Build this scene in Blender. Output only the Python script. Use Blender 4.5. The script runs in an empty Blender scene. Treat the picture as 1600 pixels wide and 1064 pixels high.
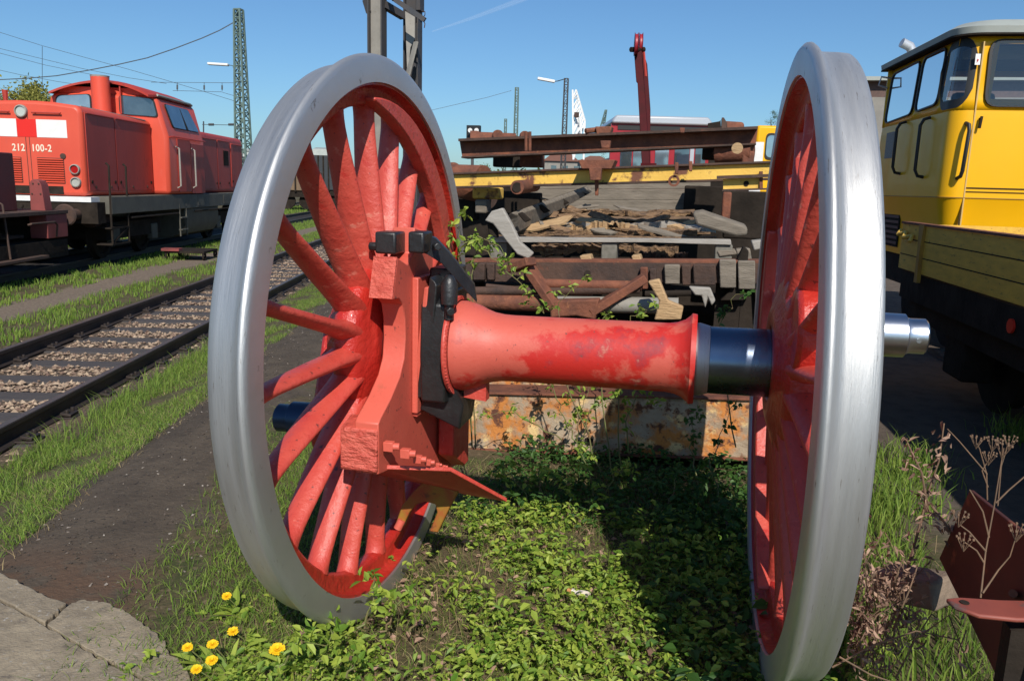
import bpy, bmesh, math, random
import numpy as np
from mathutils import Vector, Matrix
random.seed(5); rng = np.random.default_rng(5)
PI = math.pi
S = bpy.context.scene
COL = S.collection

# ------------------------------------------------------------------ camera
CAM = Vector((0.40290, -2.80115, 1.58807)); F = 1249.24
RT = Vector((0.974149, 0.224230, 0.027484)); UP = Vector((-0.068723, 0.178248, 0.981583)); FW = Vector((-0.215202, 0.958096, -0.189050))
cd = bpy.data.cameras.new("camera"); cam = bpy.data.objects.new("camera", cd); COL.objects.link(cam)
mm = Matrix((RT, UP, -FW)).transposed().to_4x4(); mm.translation = CAM; cam.matrix_world = mm
cd.sensor_width = 36; cd.lens = F / 1600 * 36; cd.clip_start = .05; cd.clip_end = 6000
S.camera = cam

# ------------------------------------------------------------------ light
SUN = Vector((.42, -1.10, 1.0)).normalized()
elev = math.asin(SUN.z); azi = math.atan2(SUN.x, SUN.y)
W = bpy.data.worlds.new("World"); S.world = W; W.use_nodes = True
wn = W.node_tree.nodes; wl = W.node_tree.links
sky = wn.new("ShaderNodeTexSky"); sky.sky_type = 'NISHITA'; sky.sun_disc = False
sky.sun_elevation = elev; sky.sun_rotation = azi; sky.air_density = 1.0; sky.dust_density = .6; sky.ozone_density = 2.2
wn["Background"].inputs[1].default_value = .125
tint = wn.new("ShaderNodeMix"); tint.data_type = 'RGBA'; tint.blend_type = 'MULTIPLY'; tint.inputs[0].default_value = 1; tint.inputs[7].default_value = (.47, .68, .86, 1)   # clear deep blue air
wl.new(sky.outputs[0], tint.inputs[6]); wl.new(tint.outputs[2], wn["Background"].inputs[0])
ld = bpy.data.lights.new("sun", 'SUN'); ld.energy = 5.0; ld.angle = math.radians(.5); ld.color = (1, .95, .87)
lo = bpy.data.objects.new("sun", ld); COL.objects.link(lo); lo.rotation_euler = SUN.to_track_quat('Z', 'Y').to_euler()
S.view_settings.view_transform = 'Standard'; S.view_settings.look = 'None'; S.view_settings.exposure = 0; S.view_settings.gamma = 1

# ------------------------------------------------------------------ photo rays -> 3-D points
def at(px, py, dep): return CAM + (RT * ((px - 800) / F) + FW - UP * ((py - 532) / F)) * dep
def on(px, py, axis, v):
    d = RT * ((px - 800) / F) + FW - UP * ((py - 532) / F)
    return CAM + d * ((v - CAM[axis]) / d[axis])
TN = Vector((.964, .267, 0)); TD = Vector((-.267, .964, 0))      # across / along the tracks
def ts(t, s, z=0.): return TN * t + TD * s + Vector((0, 0, z))
def sm(a, b, x):
    x = min(1, max(0, (x - a) / (b - a))); return x * x * (3 - 2 * x)
def gz(x, y):
    t = x * .964 + y * .267
    z = -.31 * sm(-2.0, -3.4, t) if t < -2 else 0.
    z -= .05 * math.exp(-((t + 4.4) / .9) ** 4)
    return z + .010 * math.sin(x * 2.1 + 1) * math.sin(y * 1.7)
def sm(a, b, x):
    x = (x - a) / (b - a); x = min(1, max(0, x)); return x * x * (3 - 2 * x)

# ------------------------------------------------------------------ materials
def lin(c): return tuple(c) + (1,) if len(c) == 3 else c
MATS = {}
def mat(name, base, base2=None, scale=4, rough=.6, metal=0, spots=(), bump=None, stretch=(1, 1, 1), rough2=None, spec=.5, translucent=0, island=None, coat=0, emit=0, alpha=None):
    m = bpy.data.materials.new(name); m.use_nodes = True; nt = m.node_tree; n = nt.nodes; l = nt.links
    p = n["Principled BSDF"]; tc = n.new("ShaderNodeTexCoord"); mp = n.new("ShaderNodeMapping"); mp.inputs['Scale'].default_value = stretch
    l.new(tc.outputs['Object'], mp.inputs[0])
    def noise(sc, det=6, ro=.6):
        t = n.new("ShaderNodeTexNoise"); t.inputs['Scale'].default_value = sc; t.inputs['Detail'].default_value = det; t.inputs['Roughness'].default_value = ro
        l.new(mp.outputs[0], t.inputs['Vector']); return t.outputs['Fac']
    def ramp(src, lo_, hi_):
        r = n.new("ShaderNodeMapRange"); r.inputs['From Min'].default_value = lo_; r.inputs['From Max'].default_value = hi_
        l.new(src, r.inputs['Value']); return r.outputs[0]
    def mix(fac, a, b):
        x = n.new("ShaderNodeMix"); x.data_type = 'RGBA'
        if fac is not None: l.new(fac, x.inputs[0])
        for k, v in ((6, a), (7, b)):
            if isinstance(v, (tuple, list)): x.inputs[k].default_value = lin(v)
            else: l.new(v, x.inputs[k])
        return x.outputs[2]
    c = base if base2 is None else mix(ramp(noise(scale), .35, .65), base, base2)
    if island:
        g = n.new("ShaderNodeNewGeometry"); c = mix(g.outputs['Random Per Island'], c, island)
    for (sc, col, lo_, hi_) in spots: c = mix(ramp(noise(sc, 8, .65), lo_, hi_), c, col)
    if isinstance(c, (tuple, list)): p.inputs['Base Color'].default_value = lin(c)
    else: l.new(c, p.inputs['Base Color'])
    if rough2 is not None:
        r = n.new("ShaderNodeMapRange"); r.inputs['From Min'].default_value = .3; r.inputs['From Max'].default_value = .7
        r.inputs['To Min'].default_value = rough; r.inputs['To Max'].default_value = rough2; l.new(noise(scale * 1.7, 7), r.inputs['Value']); l.new(r.outputs[0], p.inputs['Roughness'])
    else: p.inputs['Roughness'].default_value = rough
    p.inputs['Metallic'].default_value = metal; p.inputs['Specular IOR Level'].default_value = spec; p.inputs['Coat Weight'].default_value = coat
    if alpha is not None: p.inputs['Alpha'].default_value = alpha
    if emit:
        p.inputs['Emission Color'].default_value = lin(base); p.inputs['Emission Strength'].default_value = emit
    if bump:
        prev = None
        for (st, sc) in (bump if isinstance(bump[0], tuple) else (bump,)):
            b = n.new("ShaderNodeBump"); b.inputs['Strength'].default_value = st; b.inputs['Distance'].default_value = .5 / sc
            l.new(noise(sc, 5), b.inputs['Height'])
            if prev: l.new(prev, b.inputs['Normal'])
            prev = b.outputs[0]
        l.new(prev, p.inputs['Normal'])
    if translucent:
        t = n.new("ShaderNodeBsdfTranslucent"); x = n.new("ShaderNodeMixShader"); x.inputs[0].default_value = translucent
        if isinstance(c, (tuple, list)): t.inputs[0].default_value = lin(c)
        else: l.new(c, t.inputs[0])
        l.new(p.outputs[0], x.inputs[1]); l.new(t.outputs[0], x.inputs[2]); l.new(x.outputs[0], n["Material Output"].inputs[0])
    MATS[name] = m; return m

RED = mat("red_paint", (.50, .050, .034), (.55, .080, .052), 5, .42, bump=((.35, 34), (.12, 120)), rough2=.55, spots=((9, (.45, .028, .02), .58, .66), (5, (.30, .035, .028), .62, .74), (38, (.12, .03, .025), .625, .67), (16, (.62, .17, .12), .62, .68)), spec=.6)
REDG = mat("glossy_red_paint", (.42, .018, .012), (.48, .032, .02), 6, .32, bump=((.5, 26), (.25, 90)), rough2=.42, spec=.5, coat=.12)
SALMON = mat("faded_red_paint", (.62, .115, .075), (.55, .09, .06), 3, .5, bump=((.15, 60),), spots=((2.6, (.50, .035, .025), .58, .70), (34, (.16, .05, .04), .63, .67), (7, (.40, .10, .06), .62, .74)), spec=.5)
SLEEVE = mat("sleeve_red_paint", (.58, .11, .075), (.53, .085, .058), 3, .5, bump=((.12, 60),), spots=((2.6, (.50, .020, .014), .50, .545), (5, (.20, .03, .045), .58, .70), (10, (.58, .25, .16), .61, .72), (45, (.2, .05, .04), .64, .68)), spec=.5, rough2=.55)
TORCH = mat("flame_cut_red_paint", (.62, .12, .08), (.52, .075, .05), 7, .55, bump=((.6, 9), (.25, 50)), stretch=(2.2, 1, 4), spots=((30, (.2, .04, .03), .7, .78),))
STEEL = mat("machined_steel", (.58, .575, .565), (.50, .495, .485), 2.5, .46, .85, bump=((.10, 22), (.05, 90)), rough2=.56, stretch=(9, .6, .6), spots=((5, (.50, .50, .50), .55, .80), (1.2, (.54, .525, .50), .50, .75), (24, (.24, .20, .165), .63, .70)))
STEELB = mat("bright_steel", (.62, .63, .66), (.50, .51, .54), 8, .27, 1, rough2=.3, bump=((.04, 80),))
BLACK = mat("black_paint", (.012, .012, .013), (.02, .02, .02), 7, .28, bump=((.25, 50),), rough2=.5, spec=.6)
BLUEGREY = mat("blued_steel", (.03, .05, .09), None, 5, .35, .6)
YELRED = mat("flaking_yellow_paint", (.30, .16, .02), (.36, .05, .02), 12, .6, spots=((18, (.1, .04, .02), .6, .7),))
RUST = mat("brown_rust", (.22, .075, .038), (.11, .040, .024), 9, .85, bump=((.5, 40),), spots=((25, (.26, .10, .045), .58, .7),))
DRUST = mat("dark_rust", (.085, .045, .03), (.045, .028, .022), 7, .85, bump=((.5, 35),), spots=((16, (.13, .05, .03), .6, .72),))
ORUST = mat("orange_rust_plate", (.42, .33, .23), (.28, .19, .12), 5, .8, bump=((.35, 30), (.3, 8)), spots=((4.6, (.52, .19, .04), .46, .56), (7, (.72, .50, .22), .54, .62), (9, (.11, .04, .022), .55, .61), (28, (.18, .07, .03), .57, .64)))
YBEAM = mat("rusty_yellow_paint", (.80, .50, .09), (.70, .42, .07), 3, .6, spots=((5.5, (.16, .06, .03), .55, .62), (24, (.2, .08, .03), .64, .70)), bump=((.25, 40),))
BROWNY = mat("dull_brown_yellow_boards", (.80, .46, .055), (.64, .36, .045), 5, .65, spots=((9, (.10, .05, .02), .6, .7),), bump=((.2, 30),), stretch=(4, 1, 4))
YCAB = mat("yellow_vehicle_paint", (.84, .43, .004), (.80, .405, .004), 1.5, .36, coat=.08, spec=.3, rough2=.45, spots=((28, (.45, .2, .02), .75, .8),))
YSIDE = YCAB
ROOFG = mat("pale_roof_paint", (.36, .38, .34), (.30, .32, .29), 3, .6, spots=((9, (.2, .2, .17), .62, .75),))
def clearglass(name, refl, tint):
    m = bpy.data.materials.new(name); m.use_nodes = True; n = m.node_tree.nodes; l = m.node_tree.links; n.remove(n["Principled BSDF"])
    t = n.new("ShaderNodeBsdfTransparent"); t.inputs[0].default_value = tint + (1,); g_ = n.new("ShaderNodeBsdfGlossy"); g_.inputs['Roughness'].default_value = .02
    x = n.new("ShaderNodeMixShader"); fr = n.new("ShaderNodeLayerWeight"); fr.inputs[0].default_value = refl; l.new(fr.outputs['Fresnel'], x.inputs[0]); l.new(t.outputs[0], x.inputs[1]); l.new(g_.outputs[0], x.inputs[2]); l.new(x.outputs[0], n["Material Output"].inputs[0]); return m
CLEAR = clearglass("clear_cab_glass", .52, (.80, .86, .86))
RUBBER = mat("black_rubber", (.012, .012, .012), None, 3, .55)
GLASS = mat("window_glass", (.10, .14, .18), (.18, .23, .27), 1.3, .04, .75, spec=.9)
GLASSL = mat("pale_window_glass", (.36, .45, .52), (.24, .33, .40), 2.0, .05, .7, spec=.9)
LRED = mat("locomotive_red_paint", (.66, .088, .045), (.60, .07, .036), 1.2, .42, spots=((3.5, (.60, .085, .05), .58, .7), (14, (.30, .03, .02), .72, .8)), rough2=.55, stretch=(1, 1, .5))
LDARK = mat("dark_red_paint", (.36, .035, .022), (.44, .045, .028), 2, .55, spots=((4, (.22, .03, .02), .58, .7),), stretch=(1, 1, .4))  # darker, blotchy red for side doors, rear hood, roof and rails
WHITE = mat("white_paint", (.78, .77, .74), (.7, .69, .66), 6, .55)
CREAM = mat("cream_lettering", (.80, .66, .50), None, 3, .6)
OLIVE = mat("grey_green_frame_paint", (.11, .10, .075), (.075, .07, .055), 3, .7, spots=((7, (.05, .04, .03), .58, .7),))
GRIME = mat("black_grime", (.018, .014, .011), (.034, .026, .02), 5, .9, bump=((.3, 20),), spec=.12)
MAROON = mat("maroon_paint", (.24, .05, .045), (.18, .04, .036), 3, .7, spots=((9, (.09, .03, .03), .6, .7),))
LAMPG = mat("lamp_lens", (.55, .56, .5), None, 3, .12, .3)
LAMPR = mat("red_lamp_lens", (.35, .01, .01), None, 3, .15)
RAILM = mat("dark_rail_steel", (.035, .027, .023), (.05, .036, .03), 8, .55, .3, bump=((.2, 40),))
RAILT = mat("worn_rail_top", (.13, .105, .085), (.10, .08, .07), 9, .5, .4)
SLEEP = mat("tarred_sleeper_wood", (.048, .042, .042), (.075, .062, .055), 6, .85, bump=((.5, 18),), stretch=(1, 5, 5), spots=((20, (.12, .10, .08), .66, .75),))
STONE = mat("ballast_stone", (.42, .31, .21), None, 3, .9, island=(.15, .09, .065), bump=((.4, 40),))
PEBBLE = mat("path_pebble", (.30, .26, .22), None, 3, .9, island=(.12, .09, .07))
GRASS = mat("grass_blade", (.10, .19, .028), None, 3, .6, island=(.27, .36, .065), translucent=.35, spec=.25)
DRYG = mat("dry_grass", (.42, .33, .16), None, 3, .8, island=(.20, .13, .07), translucent=.2)
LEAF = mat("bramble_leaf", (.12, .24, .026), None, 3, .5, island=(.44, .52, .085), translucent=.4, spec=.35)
LEAFD = mat("shaded_leaf", (.035, .09, .02), None, 3, .5, island=(.08, .17, .03), translucent=.35, spec=.35)  # dark copy of the leaf green, shade put into its colour
DRYL = mat("withered_leaf", (.46, .30, .21), None, 3, .85, island=(.20, .11, .08), translucent=.15)
STEM = mat("woody_stem", (.20, .12, .07), (.12, .08, .05), 20, .8)
GSTEM = mat("green_stem", (.13, .17, .04), (.16, .10, .05), 20, .7)
DAND = mat("dandelion_petals", (.90, .62, .01), None, 3, .7, island=(.85, .50, .005), translucent=.15)
CONC = mat("worn_concrete", (.31, .25, .17), (.20, .16, .11), 9, .9, bump=((.5, 30), (.3, 120)), spots=((55, (.34, .31, .27), .6, .68), (18, (.12, .095, .075), .62, .72)))
GWOOD = mat("weathered_grey_wood", (.24, .20, .155), (.15, .125, .095), 4, .9, bump=((.4, 24),), stretch=(1, 8, 8), spots=((9, (.09, .075, .06), .6, .7),))
RWOOD = mat("rotten_brown_wood", (.34, .20, .10), (.13, .08, .05), 7, .9, bump=((.9, 14),), stretch=(1, 5, 5), spots=((9, (.44, .29, .15), .58, .66), (12, (.04, .025, .018), .6, .66)))
FWOOD = mat("fresh_split_wood", (.50, .33, .17), (.38, .24, .12), 9, .85, bump=((.5, 20),), stretch=(1, 6, 6))
PALE = mat("pale_weathered_wood", (.36, .33, .29), (.27, .245, .21), 6, .85, bump=((.3, 30),), stretch=(1, 8, 8))
MASTG = mat("mast_green_paint", (.13, .19, .165), (.10, .15, .13), 4, .65)
POSTG = mat("grey_post_paint", (.27, .25, .215), (.21, .195, .17), 6, .7, spots=((14, (.12, .08, .05), .66, .74),))
POSTD = mat("dark_post_paint", (.04, .042, .048), (.06, .05, .045), 6, .6)
BOOM = mat("dark_red_boom_paint", (.075, .006, .009), (.05, .006, .007), 4, .7, spec=.15)
SILVER = mat("silver_roof_paint", (.52, .53, .55), None, 3, .35, .4)
WALL = mat("grey_building_wall", (.27, .25, .215), (.22, .205, .18), 3, .9)
BRICK = mat("brick_band", (.14, .085, .07), (.10, .065, .055), 12, .9)
TILE = mat("far_roof_tiles", (.20, .09, .065), (.16, .075, .055), 8, .9)
FARG = mat("far_tree_leaf", (.07, .11, .03), None, 3, .8, island=(.13, .17, .05), translucent=.3)
FARY = mat("spring_willow_leaf", (.24, .24, .05), None, 3, .8, island=(.34, .32, .07), translucent=.3)
WIREM = mat("overhead_wire", (.05, .055, .06), None, 3, .6)
PAPER = mat("white_scrap", (.75, .70, .62), (.6, .5, .4), 30, .7)
FILTER = mat("tan_scrap_end", (.50, .22, .08), None, 3, .7)

# ------------------------------------------------------------------ mesh buffer
class B:
    def __init__(s): s.v = []; s.f = []
    def add(s, vs, fs):
        o = len(s.v); s.v += [tuple(v) for v in vs]; s.f += [tuple(i + o for i in f) for f in fs]; return s
    def box(s, c, size, rot=None):
        hx, hy, hz = [k / 2 for k in size]; R = rot if rot is not None else Matrix.Identity(3); c = Vector(c)
        vs = [c + R @ Vector((x, y, z)) for x in (-hx, hx) for y in (-hy, hy) for z in (-hz, hz)]
        return s.add(vs, [(0, 1, 3, 2), (4, 6, 7, 5), (0, 4, 5, 1), (2, 3, 7, 6), (0, 2, 6, 4), (1, 5, 7, 3)])
    def mm(s, a, b): return s.box([(p + q) / 2 for p, q in zip(a, b)], [abs(q - p) for p, q in zip(a, b)])
    def bar(s, p, q, w, h, up=(0, 0, 1)):
        p = Vector(p); q = Vector(q); y = (q - p); L = y.length; y.normalize(); u = Vector(up)
        if abs(y.dot(u)) > .98: u = Vector((1, 0, 0))
        x = y.cross(u).normalized(); z = x.cross(y)
        return s.box((p + q) / 2, (w, L, h), Matrix((x, y, z)).transposed())
    def cyl(s, p, q, r0, r1=None, n=16, cap=True):
        r1 = r0 if r1 is None else r1
        return s.loft([(p, r0), (q, r1)], n, cap)
    def loft(s, pts, n=10, cap=True):
        P = [Vector(p) for p, r in pts]; o = len(s.v); prev = None
        for i, (p, r) in enumerate(pts):
            d = (P[min(i + 1, len(P) - 1)] - P[max(i - 1, 0)]).normalized()
            if prev is None:
                a = d.orthogonal().normalized()
            else: a = (prev - d * prev.dot(d)).normalized()
            prev = a; b = d.cross(a)
            for k in range(n):
                t = 2 * PI * k / n; s.v.append(tuple(P[i] + (a * math.cos(t) + b * math.sin(t)) * r))
        for i in range(len(P) - 1):
            for k in range(n):
                k2 = (k + 1) % n; s.f.append((o + i * n + k, o + i * n + k2, o + (i + 1) * n + k2, o + (i + 1) * n + k))
        if cap:
            s.f.append(tuple(o + k for k in range(n))[::-1]); s.f.append(tuple(o + (len(P) - 1) * n + k for k in range(n)))
        return s
    def tube(s, pts, r, n=6): return s.loft([(p, r) for p in pts], n)
    def lathe(s, prof, n=96, axis='x', c=(0, 0, 0), closed=True):      # prof of (along, radius)
        o = len(s.v); m = len(prof)
        for k in range(n):
            t = 2 * PI * k / n; ct, st = math.cos(t), math.sin(t)
            for (u, r) in prof:
                v = (u, r * ct, r * st) if axis == 'x' else ((r * ct, u, r * st) if axis == 'y' else (r * ct, r * st, u))
                s.v.append((v[0] + c[0], v[1] + c[1], v[2] + c[2]))
        for k in range(n):
            k2 = (k + 1) % n
            for j in range(m if closed else m - 1):
                j2 = (j + 1) % m; s.f.append((o + k * m + j, o + k * m + j2, o + k2 * m + j2, o + k2 * m + j))
        return s
    def prism(s, poly, lo_, hi_, axis='x'):     # poly in the two other axes
        def mk(a, b, w): return (w, a, b) if axis == 'x' else ((a, w, b) if axis == 'y' else (a, b, w))
        n = len(poly); vs = [mk(a, b, lo_) for a, b in poly] + [mk(a, b, hi_) for a, b in poly]
        return s.add(vs, [tuple(range(n))[::-1], tuple(range(n, 2 * n))] + [(i, (i + 1) % n, n + (i + 1) % n, n + i) for i in range(n)])
    def slab(s, pts, off):   # planar polygon of 3-D points, thickened by vector off
        n = len(pts); vs = [Vector(p) for p in pts]; vs += [p + Vector(off) for p in vs]
        return s.add(vs, [tuple(range(n))[::-1], tuple(range(n, 2 * n))] + [(i, (i + 1) % n, n + (i + 1) % n, n + i) for i in range(n)])
    def np(s, V, Fc):
        o = len(s.v); s.v += list(map(tuple, V)); s.f += [tuple(f) for f in (np.array(Fc) + o)]; return s

def mesh_of(name, b, m, closed=True, smooth=True, ang=38):
    me = bpy.data.meshes.new(name); me.from_pydata(b.v, [], b.f)
    if closed:
        bm = bmesh.new(); bm.from_mesh(me); bmesh.ops.recalc_face_normals(bm, faces=bm.faces); bm.to_mesh(me); bm.free()
    me.materials.append(m)
    if smooth:
        me.polygons.foreach_set("use_smooth", [True] * len(me.polygons)); me.set_sharp_from_angle(angle=math.radians(ang))
    me.update(); return me
def bev(o, w, ang=40, seg=2):
    if w:
        m = o.modifiers.new("bevel", 'BEVEL'); m.width = w; m.segments = seg; m.limit_method = 'ANGLE'; m.angle_limit = math.radians(ang)
    return o
def tag(o, label, cat, group=None, kind=None):
    if label: o['label'] = label
    if cat: o['category'] = cat
    if group: o['group'] = group
    if kind: o['kind'] = kind
    return o
def thing(name, label, cat, loc=(0, 0, 0), rot=None, group=None):
    o = bpy.data.objects.new(name, None); COL.objects.link(o); o.empty_display_size = .1
    m = (rot.to_4x4() if rot is not None else Matrix.Identity(4)); m.translation = Vector(loc); o.matrix_world = m
    return tag(o, label, cat, group)
def rootm(o):
    m = o.matrix_basis.copy(); p = o.parent
    while p: m = p.matrix_basis @ m; p = p.parent
    return m
def part(name, b, m, parent, world=False, bevel=0, label=None, closed=True, smooth=True, ang=38, kind=None):
    if world:
        inv = rootm(parent).inverted(); b.v = [tuple(inv @ Vector(v)) for v in b.v]
    o = bpy.data.objects.new(name, mesh_of(name, b, m, closed, smooth, ang)); COL.objects.link(o); o.parent = parent
    if label: o['label'] = label
    if kind: o['kind'] = kind
    return bev(o, bevel)
def single(name, b, m, label, cat, group=None, bevel=0, closed=True, kind=None, smooth=True):
    a = np.array(b.v); c = ((a.min(0) + a.max(0)) / 2); c[2] = a[:, 2].min()
    if kind == 'structure' : c = np.zeros(3)
    b.v = list(map(tuple, a - c)); o = bpy.data.objects.new(name, mesh_of(name, b, m, closed, smooth)); COL.objects.link(o); o.location = c
    if kind: o['kind'] = kind
    return bev(tag(o, label, cat, group), bevel)
def dup(root, loc=None, rot=None, label=None):
    r = root.copy(); COL.objects.link(r)
    m = (rot.to_4x4() if rot is not None else r.matrix_basis.copy())
    if loc is not None: m.translation = Vector(loc)
    r.matrix_basis = m
    if label: r['label'] = label
    for ch in list(root.children):
        c = ch.copy(); COL.objects.link(c); c.parent = r
        for g in list(ch.children):
            d = g.copy(); COL.objects.link(d); d.parent = c
    return r
def text(name, s, size, mw, m, parent, spacing=1):
    cu = bpy.data.curves.new(name, 'FONT'); cu.body = s; cu.size = size; cu.extrude = .002; cu.align_x = 'LEFT'; cu.space_character = spacing; cu.offset = .004
    t = bpy.data.objects.new(name, cu); COL.objects.link(t); bpy.context.view_layer.update()
    me = bpy.data.meshes.new_from_object(t); bpy.data.objects.remove(t)
    me.materials.clear(); me.materials.append(m)
    o = bpy.data.objects.new(name, me); COL.objects.link(o); o.parent = parent; o.matrix_basis = mw; return o

# ------------------------------------------------------------------ ground sheet
def ground():
    xs = np.concatenate([[-2500, -800, -300, -120, -60], np.arange(-34, -9, .8), np.arange(-9, 4, .16), np.arange(4, 12, .8), [20, 50, 120, 400, 1200, 2500]])
    ys = np.concatenate([[-800, -100, -30, -10], np.arange(-5, 10, .16), np.arange(10, 50, .9), [60, 90, 150, 300, 700, 1500, 3000]])
    b = B(); X, Y = len(xs), len(ys)
    b.v = [(x, y, gz(x, y) + (random.uniform(-.003, .003) if abs(x) < 9 and -5 < y < 10 else 0)) for y in ys for x in xs]
    b.f = [(j * X + i, j * X + i + 1, (j + 1) * X + i + 1, (j + 1) * X + i) for j in range(Y - 1) for i in range(X - 1)]
    m = bpy.data.materials.new("yard_ground"); m.use_nodes = True; nt = m.node_tree; n = nt.nodes; l = nt.links; p = n["Principled BSDF"]; p.inputs['Roughness'].default_value = .95; p.inputs['Specular IOR Level'].default_value = .2
    tc = n.new("ShaderNodeTexCoord"); P = tc.outputs['Object']
    def noise(sc, det=6):
        t = n.new("ShaderNodeTexNoise"); t.inputs['Scale'].default_value = sc; t.inputs['Detail'].default_value = det; t.inputs['Roughness'].default_value = .65; l.new(P, t.inputs['Vector']); return t.outputs['Fac']
    def mth(op, a, b_=0., c=0.):
        x = n.new("ShaderNodeMath"); x.operation = op
        for k, v in enumerate((a, b_, c)):
            if isinstance(v, (int, float)): x.inputs[k].default_value = v
            else: l.new(v, x.inputs[k])
        return x.outputs[0]
    def rmp(v, a, b_):
        r = n.new("ShaderNodeMapRange"); r.interpolation_type = 'SMOOTHSTEP'; r.inputs['From Min'].default_value = a; r.inputs['From Max'].default_value = b_; l.new(v, r.inputs['Value']); return r.outputs[0]
    def mx(f, a, b_):
        x = n.new("ShaderNodeMix"); x.data_type = 'RGBA'; l.new(f, x.inputs[0])
        for k, v in ((6, a), (7, b_)):
            if isinstance(v, tuple): x.inputs[k].default_value = lin(v)
            else: l.new(v, x.inputs[k])
        return x.outputs[2]
    sx = n.new("ShaderNodeSeparateXYZ"); l.new(P, sx.inputs[0])
    t = mth('ADD', mth('MULTIPLY', sx.outputs[0], .964), mth('MULTIPLY', sx.outputs[1], .267))
    t = mth('ADD', t, mth('MULTIPLY', mth('SUBTRACT', noise(1.6), .5), 1.0))
    dirt = mx(rmp(noise(3), .35, .65), (.100, .077, .055), (.070, .054, .040)); dirt = mx(rmp(noise(70, 3), .62, .72), dirt, (.17, .14, .11))
    dirt = mx(rmp(noise(25, 3), .60, .70), dirt, (.035, .03, .026))
    grn = mx(rmp(noise(5), .35, .65), (.055, .062, .022), (.105, .075, .045)); grn = mx(rmp(noise(30), .5, .7), grn, (.16, .12, .07))
    blt = mx(rmp(noise(40), .4, .6), (.06, .045, .036), (.16, .115, .08)); pale = mx(rmp(noise(25), .4, .65), (.20, .155, .115), (.13, .10, .075))
    c = mx(rmp(t, -1.75, -1.6), dirt, grn)                    # grass by the wheelset
    c = mx(rmp(t, 1.75, 1.95), c, mx(rmp(noise(6), .4, .7), (.115, .09, .07), (.075, .06, .05)))
    rs = mth('MULTIPLY', mth('SUBTRACT', 1., rmp(sx.outputs[1], -.35, .1)), rmp(noise(5), .38, .55))
    c = mx(mth('MULTIPLY', rs, rmp(mth('MULTIPLY', t, -1.), 1.5, 1.7)), c, (.110, .068, .044))
    c = mx(rmp(t, -2.55, -2.45), grn, c)
    c = mx(rmp(t, -3.55, -3.4), blt, c)
    c = mx(rmp(t, -5.6, -5.45), grn, c)
    c = mx(rmp(t, -6.6, -6.3), pale, c)
    c = mx(rmp(t, -7.4, -7.2), grn, c)
    c = mx(rmp(t, -8.4, -8.1), (.03, .026, .024), c)
    c = mx(rmp(t, -10.8, -10.5), grn, c)
    l.new(c, p.inputs['Base Color'])
    bp = n.new("ShaderNodeBump"); bp.inputs['Strength'].default_value = .7; bp.inputs['Distance'].default_value = .02; l.new(noise(22, 8), bp.inputs['Height']); l.new(bp.outputs[0], p.inputs['Normal'])
    single("ground", b, m, None, None, kind='structure', closed=False, smooth=True)
ground()

# ------------------------------------------------------------------ railway tracks
RAILP = [(-.036, 0), (.036, 0), (.036, -.03), (.010, -.045), (.010, -.125), (.062, -.14), (.062, -.15), (-.062, -.15), (-.062, -.14), (-.010, -.125), (-.010, -.045), (-.036, -.03)]
RT3 = Matrix((TN, TD, Vector((0, 0, 1)))).transposed()
def rail(t, z, s0, s1, label, group):
    th = thing("rail", label, "rail", ts(t, s0, z), RT3, group)
    part("rail_body", B().prism(RAILP, 0, s1 - s0, 'y'), RAILM, th)
    part("running_surface", B().mm((-.028, 0, .001), (.028, s1 - s0, .004)), RAILT, th)
ZR = -.18
for t0, nm in ((-3.69, "dark rail of the near track, right beside the grass verge"), (-5.12, "dark rail on the far side of the near track, beside pale stones")):
    rail(t0, ZR, -4, 75, nm, "rails")
for t0, nm in ((-8.57, "rail under the right hand wheels of the red locomotive"), (-10.03, "rail under the far wheels of the red locomotive")):
    rail(t0, ZR, -4, 90, nm, "rails")
for t0, nm in ((-13.4, "rail of the distant track seen between the spokes, nearer one"), (-14.9, "rail of the distant track seen between the spokes, farther one")):
    rail(t0, ZR, 15, 90, nm, "rails")
sl = thing("sleeper", "dark tarred wooden sleeper across the near track, stones on both sides", "sleeper", ts(-4.405, -1.0, -.335), RT3, "sleepers of the near track")
b = B().mm((-1.25, -.13, -.12), (1.25, .13, 0)); part("beam", b, SLEEP, sl, bevel=.012)
for sx_ in (-.715, .715):
    b = B().mm((sx_ - .17, -.08, 0), (sx_ + .17, .08, .018))
    for q in (-.105, .105):
        b.cyl((sx_ + q, -.045, .02), (sx_ + q, -.045, .075), .016, n=6); b.cyl((sx_ + q, .045, .02), (sx_ + q, .045, .075), .016, n=6)
        b.bar((sx_ + q * .55, 0, .045), (sx_ + q * 1.35, 0, .03), .13, .022)
    part("rail_fastening", b, RAILM, sl, bevel=.003)
ORD = "first second third fourth fifth sixth seventh eighth ninth tenth eleventh twelfth thirteenth fourteenth".split(); seen = 0
for i in range(1, 62):
    a = random.uniform(-.02, .02); q_ = ts(-4.405, -1.0 + i * .65, -.335) - CAM; vis = 800 + F * q_.dot(RT) / q_.dot(FW) > 8; lab = None
    if vis and seen < 14: lab = ORD[seen] + " sleeper of the near track, counted from the left picture edge"; seen += 1
    elif vis: lab = "dark tarred sleeper of the near track, farther off where the steel wheel hides the rails"
    sq = dup(sl, ts(-4.405 + random.uniform(-.03, .03), -1.0 + i * .65 + random.uniform(-.03, .03), -.335 + random.uniform(-.008, .008)), RT3 @ Matrix.Rotation(a, 3, 'Z'), label=lab)

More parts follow.
